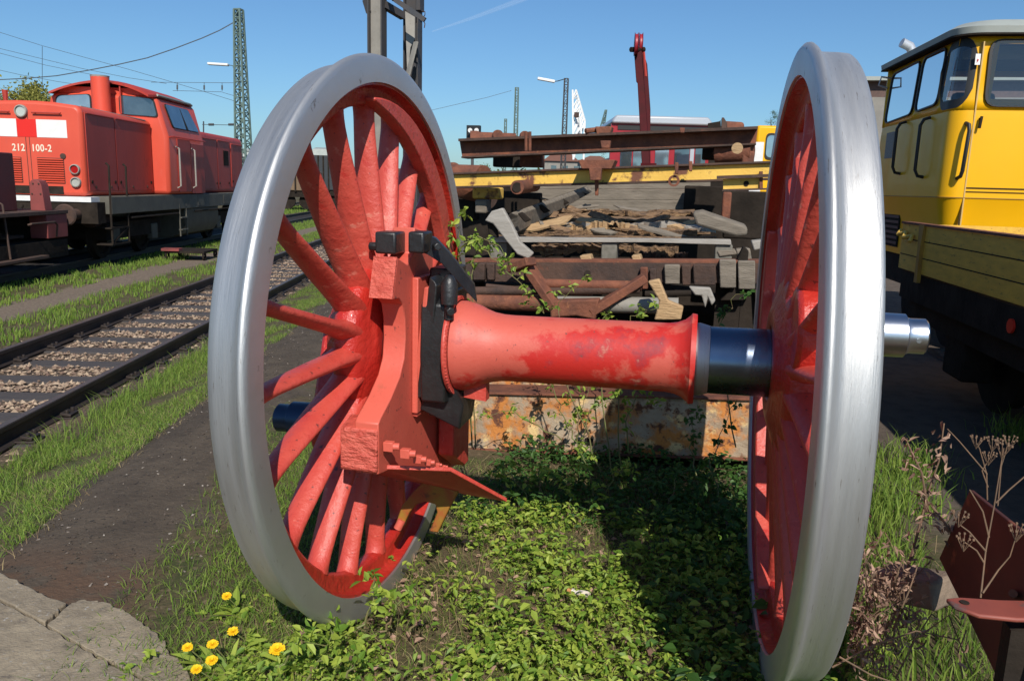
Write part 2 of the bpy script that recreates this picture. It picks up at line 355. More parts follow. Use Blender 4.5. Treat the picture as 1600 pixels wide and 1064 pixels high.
def stones(name, n, samp, smin, smax, m, lab):
    ico = np.array([(1, 0, 0), (-1, 0, 0), (0, 1, 0), (0, -1, 0), (0, 0, 1), (0, 0, -1)], float) ; F_ = np.array([(0, 2, 4), (2, 1, 4), (1, 3, 4), (3, 0, 4), (2, 0, 5), (1, 2, 5), (3, 1, 5), (0, 3, 5)])
    V = []; Fs = []
    for i in range(n):
        p = samp(); q = ico + rng.uniform(-.35, .35, (6, 3)); q *= rng.uniform(smin, smax) * np.array([1, 1, .7]) * rng.uniform(.7, 1.3, 3)
        a = rng.uniform(0, 6.28); c_, s_ = math.cos(a), math.sin(a); q = q @ np.array([[c_, s_, 0], [-s_, c_, 0], [0, 0, 1]]); V.append(q + p); Fs.append(F_ + 6 * i)
    b = B().np(np.concatenate(V), np.concatenate(Fs)); single(name, b, m, lab, "stones", closed=False, kind='stuff', smooth=False)
def samp_ball():
    s_ = -1.5 + 26 * random.random() ** 1.5; k = random.random()
    t_ = random.uniform(-5.0, -3.82) if k < .72 else (random.uniform(-5.75, -5.2) if k < .9 else random.uniform(-3.62, -3.35))
    ph = ((s_ + 1.0) / .65 + .5) % 1 - .5
    if abs(ph) < .22: s_ += math.copysign(.15, ph)
    return np.array(ts(t_, s_, -.365 + random.uniform(0, .035)))
stones("ballast", 12000, samp_ball, .012, .030, STONE, "pale brown ballast stones lying between the dark sleepers")
def samp_crumb():
    t_ = random.uniform(-2.55, -1.2); s_ = random.uniform(-1.3, 7); p = ts(t_, s_); return np.array((p.x, p.y, gz(p.x, p.y) + .001))
stones("soil_crumbs", 5200, samp_crumb, .002, .006, mat("soil_crumb", (.085, .065, .05), None, 3, .95, island=(.03, .025, .02)), "dark soil crumbs over the earth path")
def samp_path():
    t_ = random.uniform(-2.5, -1.3); s_ = random.uniform(-1.2, 9); p = ts(t_, s_); return np.array((p.x, p.y, gz(p.x, p.y) + .003))
stones("path_pebbles", 700, samp_path, .003, .009, PEBBLE, "tiny pale pebbles scattered over the dark earth path")

# ------------------------------------------------------------------ grass and leaves (numpy)
def blades(n, samp, h, w, lean=.5):
    P = np.array([samp() for _ in range(n)]); hh = rng.uniform(*h, n); ww = rng.uniform(*w, n); a = rng.uniform(0, 2 * PI, n); ln = rng.uniform(.1, lean, n) * hh; a2 = rng.uniform(0, 2 * PI, n)
    d = np.stack([np.cos(a), np.sin(a), np.zeros(n)], 1); e = np.stack([np.cos(a2), np.sin(a2), np.zeros(n)], 1); up = np.array([0, 0, 1.])
    V = np.empty((n, 5, 3)); V[:, 0] = P - d * ww[:, None]; V[:, 1] = P + d * ww[:, None]
    mid = P + up * (hh * .6)[:, None] + e * (ln * .35)[:, None]; V[:, 2] = mid + d * ww[:, None] * .7; V[:, 3] = mid - d * ww[:, None] * .7; V[:, 4] = P + up * (hh * .92)[:, None] + e * ln[:, None]
    k = np.arange(n) * 5; F1 = [(i, i + 1, i + 2, i + 3) for i in k]; F2 = [(i + 3, i + 2, i + 4) for i in k]
    b = B(); b.v = list(map(tuple, V.reshape(-1, 3))); b.f = F1 + F2; return b
def leaves(P, size, nrm_z=1.2, droop=.25, aspect=.55):
    n = len(P); P = np.array(P); N = rng.normal(0, .55, (n, 3)); N[:, 2] += nrm_z; N /= np.linalg.norm(N, axis=1)[:, None]
    a = rng.normal(0, 1, (n, 3)); a -= N * (a * N).sum(1)[:, None]; a /= np.linalg.norm(a, axis=1)[:, None]; c = np.cross(N, a)
    L = rng.uniform(*size, n)[:, None]; V = np.empty((n, 6, 3)); w = L * aspect / 2
    V[:, 0] = P; V[:, 1] = P + a * L * .38 + c * w + N * w * .3; V[:, 2] = P + a * L * .38 - c * w + N * w * .3; V[:, 3] = P + a * L * .72 + c * w * .72 + N * (w * .2 - L * droop * .3); V[:, 4] = P + a * L * .72 - c * w * .72 + N * (w * .2 - L * droop * .3); V[:, 5] = P + a * L - N * L * droop
    k = np.arange(n) * 6; b = B(); b.v = list(map(tuple, V.reshape(-1, 3)))
    # two halves folded on the midrib, sharing the tip and base
    b.f = [(i, i + 1, i + 3, i + 5) for i in k] + [(i, i + 5, i + 4, i + 2) for i in k]; return b
def gp(x, y, dz=0): return np.array((x, y, gz(x, y) + dz))
def band(t0, t1, s0, s1, pw=1.5, clump=0):
    def f():
        while True:
            s_ = s0 + (s1 - s0) * random.random() ** pw; t_ = random.uniform(t0, t1)
            p = ts(t_, s_); v = math.sin(p.x * 5 + math.sin(p.y * 3) * 2) * math.sin(p.y * 4.3 + p.x * 2)
            if v > clump - random.random() * .8: return gp(p.x, p.y, -.01)
    return f
def stuff(name, b, m, label, cat): return single(name, b, m, label, cat, closed=False, kind='stuff', smooth=False)
stuff("grass", blades(80000, band(-3.42, -2.38, -1.2, 24, 1.9, .15), (.015, .07), (.0012, .0028), 1.6), GRASS, "green grass verge between the near track and the dark path", "grass")
stuff("grass", blades(2600, band(-3.45, -3.0, -.5, 8, 1.3, -.2), (.09, .19), (.002, .0035), .9), GRASS, "taller grass tufts leaning over the outer rail of the near track", "grass")
stuff("dry_grass", blades(6000, band(-3.3, -2.3, -1.2, 10, 1.5, .3), (.02, .06), (.001, .002), 2.5), DRYG, "dry straw mixed into the grass verge by the path", "dry grass")
stuff("grass", blades(9000, band(-6.4, -5.55, 2, 34, 1.4, .1), (.05, .13), (.004, .009)), GRASS, "grass strip along the far side of the near track", "grass")
stuff("grass", blades(13000, band(-8.3, -7.1, 3, 40, 1.3, .2), (.05, .14), (.005, .011)), GRASS, "grass strip beside the red locomotive", "grass")
stuff("grass", blades(8000, band(-13.2, -10.9, 18, 60, 1.2, .2), (.08, .2), (.01, .025)), GRASS, "green grass behind the locomotive seen between the spokes", "grass")
def wheel_grass():
    while True:
        s_ = random.uniform(-1.2, 2.8); t_ = random.uniform(-1.72, -.75); p = ts(t_, s_)
        if s_ < -.0 and random.random() < .25: continue
        if t_ < -1.45 and random.random() < .75: continue
        return gp(p.x, p.y, -.01)
stuff("grass", blades(26000, wheel_grass, (.015, .07), (.0011, .0024), 1.4), GRASS, "low grass at the foot of the left driving wheel", "grass")
def right_grass(): return gp(random.uniform(.95, 1.5), random.uniform(-.4, 1.6), -.01)
stuff("grass", blades(1900, right_grass, (.05, .2), (.002, .004), .7), GRASS, "tall grass to the right of the right driving wheel", "grass")
def tuft(): k = random.choice([(1.75, 2.2), (1.5, 1.5), (2.7, 3.1), (1.62, 1.9)]); return gp(random.gauss(k[0], .12), random.gauss(k[1], .14), -.01)
stuff("grass", blades(1200, tuft, (.05, .2), (.002, .005), .8), GRASS, "grass tufts on the brown path by the yellow wagon", "grass")
def mid(): return gp(random.uniform(-1.1, 1.1), random.uniform(-1.3, 1.5), -.01)
stuff("grass", blades(13000, mid, (.02, .08), (.0009, .0018), 1.6), GRASS, "fine grass among the creepers under the axle", "grass")
stuff("dry_grass", blades(12000, mid, (.02, .09), (.0009, .0016), 3.0), DRYG, "straw coloured dead grass lying under the axle", "dry grass")
# creeping leaves: leaf triples on low runners
def cover(n, x0, x1, y0, y1, zmax, sz, dens, trio=True):
    P = []
    while len(P) < n:
        x = random.uniform(x0, x1); y = random.uniform(y0, y1)
        if random.random() > dens(x, y): continue
        z = gz(x, y) + random.random() ** 1.6 * zmax
        k = random.choice((3, 4, 5)) if trio else 1
        for _ in range(k): P.append((x + random.gauss(0, sz[1] * .35), y + random.gauss(0, sz[1] * .35), z + random.gauss(0, .008)))
    return leaves(P, sz)
def dn(x, y):
    v = math.sin(x * 5.3 + 2 * math.sin(y * 4)) * math.sin(y * 6.1 + x * 2.3 + 1) + .55 * math.sin(x * 17 + 3 * math.sin(y * 9)) * math.sin(y * 15); v -= .35 * sm(-.1, -.7, x); return max(.05, min(1, .55 + 1.0 * v))
stuff("ground_cover", cover(19000, -.9, 1.15, -1.35, .85, .11, (.012, .038), dn), LEAF, "bright green creeping leaves in the sun below the axle", "ground cover")
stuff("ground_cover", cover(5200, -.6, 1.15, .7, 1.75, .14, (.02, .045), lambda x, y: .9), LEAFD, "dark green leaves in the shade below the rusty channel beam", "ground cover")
stuff("ground_cover", cover(1300, -1.3, -.7, -1.3, -.25, .05, (.015, .04), dn), LEAF, "weed leaves around the dandelions by the concrete", "ground cover")
stuff("ground_cover", cover(900, -.55, 1.0, -1.2, 1.0, .14, (.028, .055), dn), LEAF, "larger bramble leaves standing above the low creepers in the sun", "ground cover")
stuff("moss_tufts", blades(9000, lambda: gp(random.gauss(-.25, .16), random.gauss(-1.05, .12), -.005), (.02, .06), (.0006, .0012), .6), mat("soft_moss_green", (.12, .17, .07), None, 3, .8, island=(.22, .27, .12), translucent=.3), "soft feathery grey green tufts in the lower middle of the foreground", "moss")
stuff("dead_leaves", cover(1500, -.95, 1.1, -1.35, 1.0, .03, (.02, .045), lambda x, y: .8, False), DRYL, "scattered dead brown leaves among the creepers", "dead leaves")
def bigl(n, x0, x1, y0, y1, zm, sz): return leaves([(random.uniform(x0, x1), random.uniform(y0, y1), random.uniform(.02, zm)) for _ in range(n)], sz, aspect=.62)
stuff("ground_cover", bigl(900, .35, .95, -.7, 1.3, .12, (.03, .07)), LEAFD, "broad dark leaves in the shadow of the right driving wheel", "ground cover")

# leafy shrubs with arching stems
def shrub(label, stems, seed, m=LEAF, size=(.022, .045), per=9, group=None):
    random.seed(seed); r = thing("bramble_shrub", label, "shrub", stems[0][0], group=group); sb = B(); P = []
    for pts in stems:
        pts = [Vector(p) for p in pts]; cur = []
        for i in range(len(pts) - 1):
            for k in range(6): cur.append(pts[i].lerp(pts[i + 1], k / 6) + Vector((random.gauss(0, .006), random.gauss(0, .006), random.gauss(0, .006))))
        cur.append(pts[-1]); n = len(cur); sb.loft([(p, .0042 * (1 - .75 * i / n)) for i, p in enumerate(cur)], 5)
        for i in range(3, n):
            if i % 2 == 0 or i == n - 1:
                tw = cur[i] + Vector((random.gauss(0, .025), random.gauss(0, .025), random.uniform(-.005, .03))); sb.loft([(cur[i], .002), (tw, .0012)], 4)
                for _ in range(per // 2): P.append(tuple(tw + Vector([random.gauss(0, .012) for _ in range(3)])))
    part("stem", sb, GSTEM, r, world=True, closed=False); part("foliage", leaves(P, size, .6), m, r, world=True, closed=False, smooth=False); return r
def g(px, py, y): return on(px, py, 1, y)
shrub("leafy bramble shoots rising from behind the left wheel rim", [[(-.62, .9, .3), g(720, 470, .8), g(716, 400, .8), g(722, 332, .8)], [(-.6, .9, .3), g(735, 430, .9), g(745, 380, .9)], [(-.62, .9, .4), g(712, 430, .8), g(700, 352, .75)]], 3, per=16)
shrub("bramble shoot arching diagonally in front of the rusty buffer beam", [[g(700, 400, 1.2), g(740, 370, 1.3), g(775, 410, 1.3), g(820, 450, 1.3), g(850, 490, 1.35)], [g(745, 370, 1.3), g(780, 385, 1.4), g(805, 430, 1.4)]], 4, per=14)
shrub("thin bramble shoots crossing the drawbar behind the axle", [[(.0, 1.3, .1), g(870, 560, 1.3), g(870, 480, 1.35), g(915, 430, 1.35)], [(.1, 1.3, .1), g(960, 540, 1.4), g(985, 495, 1.4), g(1030, 480, 1.4)], [(.05, 1.3, .1), g(930, 520, 1.4), g(950, 490, 1.4)]], 5, per=14)
shrub("leafy bramble shoots in front of the orange rusted channel beam", [[g(905, 700, 1.35), g(880, 650, 1.4), g(862, 600, 1.45), g(850, 590, 1.45)], [g(905, 700, 1.35), g(925, 640, 1.4), g(960, 620, 1.45)], [g(985, 710, 1.3), g(975, 660, 1.35), g(1000, 610, 1.4), g(1025, 635, 1.35)], [g(880, 690, 1.4), g(800, 640, 1.45), g(745, 650, 1.4)], [g(900, 690, 1.4), g(905, 650, 1.4), g(920, 605, 1.45)]], 6, per=12)
shrub("bramble clump growing on the ground right of the red bracket", [[g(830, 790, .9), g(800, 740, .95), g(770, 745, .95)], [g(830, 800, .9), g(850, 740, 1.), g(840, 745, 1.)], [g(930, 790, 1.), g(920, 730, 1.05), g(900, 700, 1.1)], [g(930, 800, 1.), g(960, 740, 1.), g(985, 735, 1.)], [g(880, 830, .8), g(890, 770, .85), g(860, 745, .9)]], 7, per=18)
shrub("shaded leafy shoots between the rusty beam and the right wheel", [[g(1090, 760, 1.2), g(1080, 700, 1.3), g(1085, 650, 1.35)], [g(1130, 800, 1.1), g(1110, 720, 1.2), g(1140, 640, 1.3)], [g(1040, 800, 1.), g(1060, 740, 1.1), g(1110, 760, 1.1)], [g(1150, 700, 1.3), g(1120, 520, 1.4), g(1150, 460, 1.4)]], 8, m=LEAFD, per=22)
shrub("leafy sprigs growing against the bottom of the left steel tyre", [[g(560, 985, -.55), g(590, 930, -.5), g(580, 905, -.5)], [g(600, 990, -.55), g(618, 950, -.5), g(640, 925, -.48)], [g(520, 1000, -.6), g(516, 970, -.58)], [g(640, 990, -.5), g(655, 955, -.45)]], 9, per=16)
shrub("small leafy sprigs in the lower left foreground beside the wheel", [[g(440, 1040, -.75), g(470, 1000, -.72), g(500, 985, -.7)], [g(480, 1060, -.8), g(505, 1020, -.76), g(515, 1000, -.74)], [g(540, 1060, -.8), g(560, 1025, -.78)]], 10, per=14)
random.seed(11)

# dandelions
def dandelion(px, py, r, label, lean):
    c = on(px, py, 2, gz(-1.1, -.8) + .09 + random.uniform(-.02, .03)); base = (c.x + lean, c.y + .04, gz(c.x, c.y))
    t = thing("dandelion", label, "flower", base, group="dandelions in bloom by the concrete"); part("stem", B().tube([base, ((c.x + base[0]) / 2 + .01, c.y + .02, c.z * .6), (c.x, c.y, c.z)], .0022), GSTEM, t, world=True)
    V = B(); nrm = (CAM - c).normalized() * .35 + Vector((0, -.1, .8)); nrm.normalize(); a = nrm.orthogonal().normalized(); d = nrm.cross(a)
    for ring, (rad, lift, n) in enumerate(((1, .1, 22), (.8, .25, 18), (.55, .4, 14), (.3, .5, 9))):
        for k in range(n):
            th = 2 * PI * (k + .5 * ring) / n + random.gauss(0, .05); u = a * math.cos(th) + d * math.sin(th); w = a * -math.sin(th) + d * math.cos(th); wd = r * .13; rr = r * rad * random.uniform(.9, 1.1)
            V.add([c + w * wd * .5, c - w * wd * .5, c + u * rr - w * wd + nrm * r * lift, c + u * rr * 1.04 + nrm * r * lift, c + u * rr + w * wd + nrm * r * lift], [(0, 1, 2, 3, 4)])
    part("flower_head", V, DAND, t, world=True, closed=False, smooth=False)
    P = []; part("foliage", leaves([(base[0] + random.gauss(0, .01), base[1] + random.gauss(0, .01), base[2] + .01) for _ in range(12)], (.07, .13), 1.3, .1, .3), LEAF, t, world=True, closed=False, smooth=False)
dandelion(354, 931, .017, "highest yellow dandelion, closest to the steel wheel tread", .02)
dandelion(364, 986, .018, "yellow dandelion just above the pair over the lowest bloom", .03)
dandelion(332, 1006, .017, "yellow dandelion in the middle of the cluster, above its twin", .03)
dandelion(331, 1031, .018, "yellow dandelion between the middle one and the lowest one", .03)
dandelion(293, 1011, .017, "leftmost yellow dandelion, nearest the concrete slab", .04)
dandelion(307, 1045, .017, "lowest yellow dandelion of the cluster", .04)
dandelion(433, 1014, .024, "largest yellow dandelion, alone on the right below the wheel", .02)

# ------------------------------------------------------------------ concrete slabs, scraps
def slabpoly(pxs, z): return [on(px, py, 2, z) for px, py in pxs]
def rough(pts, k=7, a=.004):
    out = []
    for i in range(len(pts)):
        p, q = pts[i], pts[(i + 1) % len(pts)]
        for j in range(k): out.append(p.lerp(q, j / k) + Vector((random.gauss(0, a), random.gauss(0, a), 0)) * (j > 0))
    return out
for pxs, lab in (([(-60, 860), (0, 893), (60, 925), (104, 941), (70, 971), (0, 935), (-60, 905)], "small pale concrete piece at the left edge beside the dark path"),
                 ([(108, 944), (126, 936), (166, 940), (206, 961), (243, 986), (264, 1016), (292, 1045), (330, 1120), (262, 1076), (182, 1037), (128, 1007), (74, 975)], "long cracked concrete slab beside the dandelions"),
                 ([(-60, 909), (0, 939), (70, 977), (126, 1011), (180, 1041), (260, 1081), (330, 1128), (330, 1170), (-60, 1150)], "large worn concrete slab in the lower left corner")):
    single("concrete_slab", B().slab(rough(slabpoly(pxs, .026)), (0, 0, -.06)), CONC, lab, "slab", "broken concrete slabs", bevel=.005)
c = on(905, 926, 2, .05)
t = thing("paper_scrap", "white rolled scrap with a tan end lying on the green leaves", "litter", c, Matrix.Rotation(-.25, 3, 'Z'))
part("roll", B().cyl((-.03, 0, 0), (.042, 0, .004), .011, .013, n=10), PAPER, t); part("tan_end", B().cyl((-.048, 0, 0), (-.0301, 0, 0), .011, n=10), FILTER, t)
single("scrap_plate", B().box(on(868, 985, 2, .03), (.16, .07, .008), Matrix.Rotation(.7, 3, 'Z') @ Matrix.Rotation(.2, 3, 'Y')), DRUST, "small dark metal plate lying among the bright green leaves", "scrap metal")

# ------------------------------------------------------------------ driving wheelset
AX = Vector((0, 0, 1.0097)); TILT = Matrix.Rotation(-.0142, 3, 'Y')
WS = thing("driving_wheelset", "huge red spoked wheelset with bare steel tyres and red sleeved axle filling the foreground", "wheelset", AX, TILT)
TYRE = [(0, .934), (0, 1.004), (.004, 1.018), (.012, 1.027), (.020, 1.028), (.028, 1.022), (.034, 1.012), (.042, 1.004), (.055, .9995), (.10, .997), (.124, .994), (.131, .988), (.133, .98), (.133, .934)]
RIM = [(.010, .9335), (.010, .926), (.045, .922), (.052, .912), (.054, .872), (.060, .862), (.085, .855), (.112, .862), (.128, .872), (.128, .9335)]
HUB = [(-.012, .125), (-.018, .135), (-.018, .185), (-.012, .205), (.000, .235), (.008, .27), (.018, .298), (.04, .315), (.085, .315), (.105, .30), (.115, .28), (.135, .235), (.165, .215), (.17, .20), (.17, .12)]
def spoke_mesh(s):
    b = B(); n = 20; st = []
    sec = [(.24, .050, .062, .068), (.285, .043, .060, .068), (.325, .034, .058, .070), (.37, .0265, .057, .074), (.48, .0245, .054, .080), (.62, .0230, .048, .086), (.75, .0220, .042, .091), (.81, .026, .040, .092), (.835, .031, .040, .092), (.853, .041, .040, .092), (.870, .056, .041, .092)]
    for (r, wt, wa, u) in sec:
        for k in range(n):
            t = 2 * PI * k / n; ct, st_ = math.cos(t), math.sin(t); e = 1.12
            b.v.append((s * (u + wa * math.copysign(abs(ct) ** e, ct)), wt * math.copysign(abs(st_) ** e, st_), r))
    for i in range(len(sec) - 1):
        for k in range(n): k2 = (k + 1) % n; b.f.append((i * n + k, i * n + k2, (i + 1) * n + k2, (i + 1) * n + k))
    b.f.append(tuple(range(n))); b.f.append(tuple((len(sec) - 1) * n + k for k in range(n)))
    return b
def wheel(s, pin_ang, cw_ang, ph, lab):
    w = bpy.data.objects.new("driving_wheel", None); COL.objects.link(w); w.parent = WS; w.location = (s * .69, 0, 0); w['label'] = lab
    part("tyre", B().lathe([(s * u, r) for u, r in TYRE], 192), STEEL, w, ang=50)
    part("rim", B().lathe([(s * u, r) for u, r in RIM], 144), REDG, w, ang=50)
    part("hub", B().lathe([(s * u, r) for u, r in HUB], 72), REDG, w, ang=60)
    sp = part("spoke", spoke_mesh(s), RED, w, ang=70)
    for k in range(20):
        o = sp if k == 0 else sp.copy()
        if k: COL.objects.link(o)
        o.rotation_euler = (math.radians(ph + 18 * k - 90), 0, 0)
    # crank boss and pin
    cp = Vector((0, math.cos(pin_ang) * .33, math.sin(pin_ang) * .33)); n = 28; b = B(); pr_ = []
    for k in range(n):
        t = 2 * PI * k / n; d = Vector((0, math.cos(t), math.sin(t))); pr_.append(cp + d * .135 if d.dot(cp) > -.05 else d * .2 + cp * .25)
    b.prism([(p.y, p.z) for p in pr_], s * .02, s * .20); part("crank_boss", b, REDG, w, bevel=.015)
    b = B().lathe([(s * u, r) for u, r in ((.18, .001), (.18, .075), (.215, .078), (.22, .066), (.33, .064), (.335, .055), (.345, .052), (.385, .052), (.39, .047), (.39, .001))], 48, c=cp)
    if s > 0: b.cyl(cp + Vector((.36, -.052, -.005)), cp + Vector((.36, -.0535, -.005)), .007, n=10)
    part("crank_pin", b, STEELB if s > 0 else BLUEGREY, w)
    # crescent counterweight between rim and chord
    half = math.radians(56); pts = []; m = 24
    for k in range(m + 1):
        t = cw_ang - half + 2 * half * k / m; pts.append((.885 * math.cos(t), .885 * math.sin(t)))
    for k in range(m + 1):
        t = cw_ang + half - 2 * half * k / m; q = (t - cw_ang) / half; r = .872 - .10 * max(0, 1 - q * q) ** .8; pts.append((r * math.cos(t), r * math.sin(t)))
    part("counterweight", B().prism(pts, s * .014, s * .066), RED, w, bevel=.012)
    return w
wl_ = wheel(-1, math.radians(-122), math.radians(40), 163, "left driving wheel whose lit spokes face the axle")
wr_ = wheel(1, math.radians(150), math.radians(-28), 172, "right driving wheel in shade with a bright steel tread")
b = B().lathe([(-.70, .001), (-.70, .119), (-.66, .119), (-.655, .098), (.40, .10), (.425, .125), (.44, .127), (.475, .1175), (.4755, .001)], 72)
part("axle", b, STEEL, WS)
part("journal", B().lathe([(.476, .001), (.476, .1165), (.70, .1165), (.70, .001)], 72), mat("shade_toned_steel", (.20, .235, .30), (.15, .18, .24), 5, .22, 1, rough2=.3, bump=((.03, 60),)), WS)  # shade and blue sky reflection are put into the steel colour
sleeve = [(-.402, .166), (-.420, .166), (-.424, .13), (-.424, .09), (.40, .09), (.430, .10), (.430, .156), (.413, .158), (.407, .150), (.39, .136), (.365, .126), (.335, .121), (-.22, .121), (-.26, .123), (-.295, .129), (-.325, .140), (-.35, .152), (-.375, .160), (-.392, .164)]
part("axle_sleeve", B().lathe(sleeve, 96), SLEEVE, WS, label="faded red sleeve with darker worn patches")
b = B().lathe([(-.426, .10), (-.426, .180), (-.434, .184), (-.440, .182), (-.440, .10)], 80)
for k in range(80):
    t = 2 * PI * k / 80; b.box((-.425, .177 * math.cos(t), .178 * math.sin(t)), (.008, .012 + random.uniform(-.003, .003), .012))
part("sleeve_collar", b, RED, WS)
part("gusset", B().prism([(-.40, -.10), (-.315, -.11), (-.315, -.20), (-.40, -.19)], -.03, .02, 'y'), RED, WS)

# ------------------------------------------------------------------ cut frame section clamped round the axle
FS = thing("frame_section", "torch cut piece of red locomotive frame with black axle box clamped beside the left wheel", "frame piece", AX)
fp = [(-.255, .332), (-.298, .195), (-.24, .190), (-.200, .165), (-.182, .11), (-.178, .04), (-.190, -.03), (-.232, -.085), (-.316, -.14), (-.41, -.185), (-.43, -.20), (-.43, -.375), (-.30, -.40), (.0, -.50), (.34, -.625), (.50, -.66), (.30, -.30), (.12, -.10), (.12, .30), (.05, .40), (-.085, .425), (-.10, .335), (-.16, .30)]
part("frame_plate", B().prism(fp, -.655, -.572), SALMON, FS, bevel=.004)
part("cut_end", B().slab([(-.655, -.2555, .3325), (-.572, -.2555, .3325), (-.572, -.2985, .196), (-.655, -.2985, .196)], (0, -.008, .002)), TORCH, FS)
b = B().prism([(-.438, -.222), (-.443, -.365), (-.36, -.39), (.0, -.46), (.0, -.30), (-.35, -.20)], -.705, -.5735); part("lower_bar", b, TORCH, FS, bevel=.006)
# bottom flange plate with bolts
FP = [on(538, 727, 1, -.36) - AX, on(600, 733, 1, -.36) - AX, on(704, 736, 1, -.26) - AX, on(792, 784, 1, -.04) - AX, on(724, 772, 1, .02) - AX, on(640, 752, 1, .05) - AX, on(590, 742, 1, -.02) - AX]
part("bottom_flange", B().slab(FP, (0, .004, .014)), RED, FS, bevel=.002)
b = B(); e0 = on(588, 688, 1, -.36) - AX; e1 = on(700, 737, 1, -.25) - AX
for k, (px, py, y, r) in enumerate(((608, 697, -.40, .017), (634, 708, -.385, .0165), (653, 717, -.34, .014), (669, 722, -.30, .011), (684, 726, -.27, .007), (694, 729, -.25, .006))):
    c = on(px, py, 1, y) - AX; b = B().box(c, (r * 2, r * 1.5, r * 1.9)); b.cyl(c + Vector((r * .8, 0, 0)), c + Vector((r * 2.1, .004, 0)), r * .75, n=10); part("bolt", b, SALMON, FS, bevel=.002)
b = B()
for k in range(7): b.box(on(709 + k * 5.6, 741 + k * 3.6, 1, -.22 + k * .022) - AX, (.011, .009, .009))
part("rivet_row", b, RED, FS, bevel=.002)
web_ = [on(600, 700, 1, -.33) - AX, on(655, 640, 1, -.16) - AX, on(690, 670, 1, -.10) - AX, on(722, 716, 1, -.03) - AX, on(752, 752, 1, .0) - AX, on(700, 734, 1, -.25) - AX, on(620, 722, 1, -.34) - AX]
part("rear_leg", B().prism([(.17, -.14), (.17, -.50), (.34, -.60), (.40, -.60), (.40, -.16)], -.56, -.495), RED, FS, bevel=.006)
part("guide_block", B().mm((-.5715, -.115, -.25), (-.548, .12, .25)), SALMON, FS, bevel=.004)
part("guide_strip", B().slab([on(663, 449, 1, -.13) - AX, on(669, 449, 1, -.13) - AX, on(652, 652, 1, -.10) - AX, on(640, 649, 1, -.10) - AX], (0, .16, 0)), SALMON, FS, bevel=.003)
part("wedge", B().slab([on(671, 432, 1, -.13) - AX, on(678, 440, 1, -.14) - AX, on(683, 447, 1, -.14) - AX, on(667, 622, 1, -.11) - AX, on(650, 622, 1, -.11) - AX], (0, .14, 0)), BLACK, FS, bevel=.006, label="tall narrow black wedge between strip and axle box")
ab = [on(684, 508, 1, -.10) - AX, on(708, 508, 1, -.10) - AX, on(700, 548, 1, -.10) - AX, on(712, 606, 1, -.08) - AX, on(724, 634, 1, -.06) - AX, on(718, 672, 1, -.06) - AX, on(655, 640, 1, -.09) - AX, on(666, 600, 1, -.09) - AX]
part("axle_box", B().slab(ab, (0, .18, 0)), BLACK, FS, bevel=.008)
part("axle_box_core", B().prism([(-.125, .16), (-.135, -.02), (-.12, -.20), (.15, -.26), (.15, .20), (-.05, .20)], -.535, -.442), BLACK, FS, bevel=.008)
part("axle_box_side", B().mm((-.536, -.03, -.28), (-.45, .16, .28)), BLACK, FS, bevel=.008)
c = on(702, 455, 1, -.13) - AX
b = B().lathe([(c.z - .045, .0005), (c.z - .045, .030), (c.z + .025, .030), (c.z + .045, .020), (c.z + .055, .012), (c.z + .058, .0005)], 24, 'z', (c.x, c.y, 0), closed=False); b.cyl((c.x, c.y, c.z - .10), (c.x, c.y, c.z - .04), .018)
part("grease_cup", b, BLACK, FS)
for (px0, py0, px1, py1, y, nm) in ((585, 362, 618, 398, -.2, "clamp_block"), (637, 362, 662, 397, -.2, "clamp_block")):
    p0 = on(px0, py0, 1, y) - AX; p1 = on(px1, py1, 1, y) - AX; part(nm, B().mm((p0.x, y, p1.z), (p1.x, y + .10, p0.z)), BLACK, FS, bevel=.008)
c = on(580, 385, 1, -.16) - AX; part("clamp_nut", B().cyl(c + Vector((-.006, 0, 0)), c + Vector((.04, 0, 0)), .017, n=6), BLACK, FS, bevel=.004)
b = B().slab([on(655, 364, 1, -.17) - AX, on(680, 372, 1, -.10) - AX, on(702, 395, 1, -.05) - AX, on(741, 445, 1, .04) - AX, on(745, 473, 1, .04) - AX, on(728, 455, 1, .0) - AX, on(690, 412, 1, -.09) - AX, on(668, 398, 1, -.15) - AX, on(652, 392, 1, -.17) - AX], (-.012, .05, 0)); part("clamp_arm", b, BLACK, FS, bevel=.003)
for px, py, y, s_ in ((680, 385, -.13, .018), (700, 485, -.13, .020)):
    c = on(px, py, 1, y) - AX; part("arm_bolt", B().cyl(c, c + Vector((.02, -.03, 0)), s_ * .8, n=6), BLACK, FS, bevel=.003)
# yellow hanger under the flange
y = -.03
hk = [on(px, py, 1, y) - AX for px, py in ((662, 752), (716, 768), (703, 792), (684, 832), (671, 830), (683, 800), (680, 788), (664, 784), (650, 788), (640, 800), (628, 826), (617, 820), (628, 790), (644, 770))]
part("hanger_bracket", B().slab(hk, (.0, .035, 0)), YELRED, FS, bevel=.004, label="flaking yellow two legged bracket hanging below")
part("hanger_foot", B().cyl(on(621, 826, 1, y - .01) - AX, on(628, 812, 1, y + .0) - AX, .016), SALMON, FS)

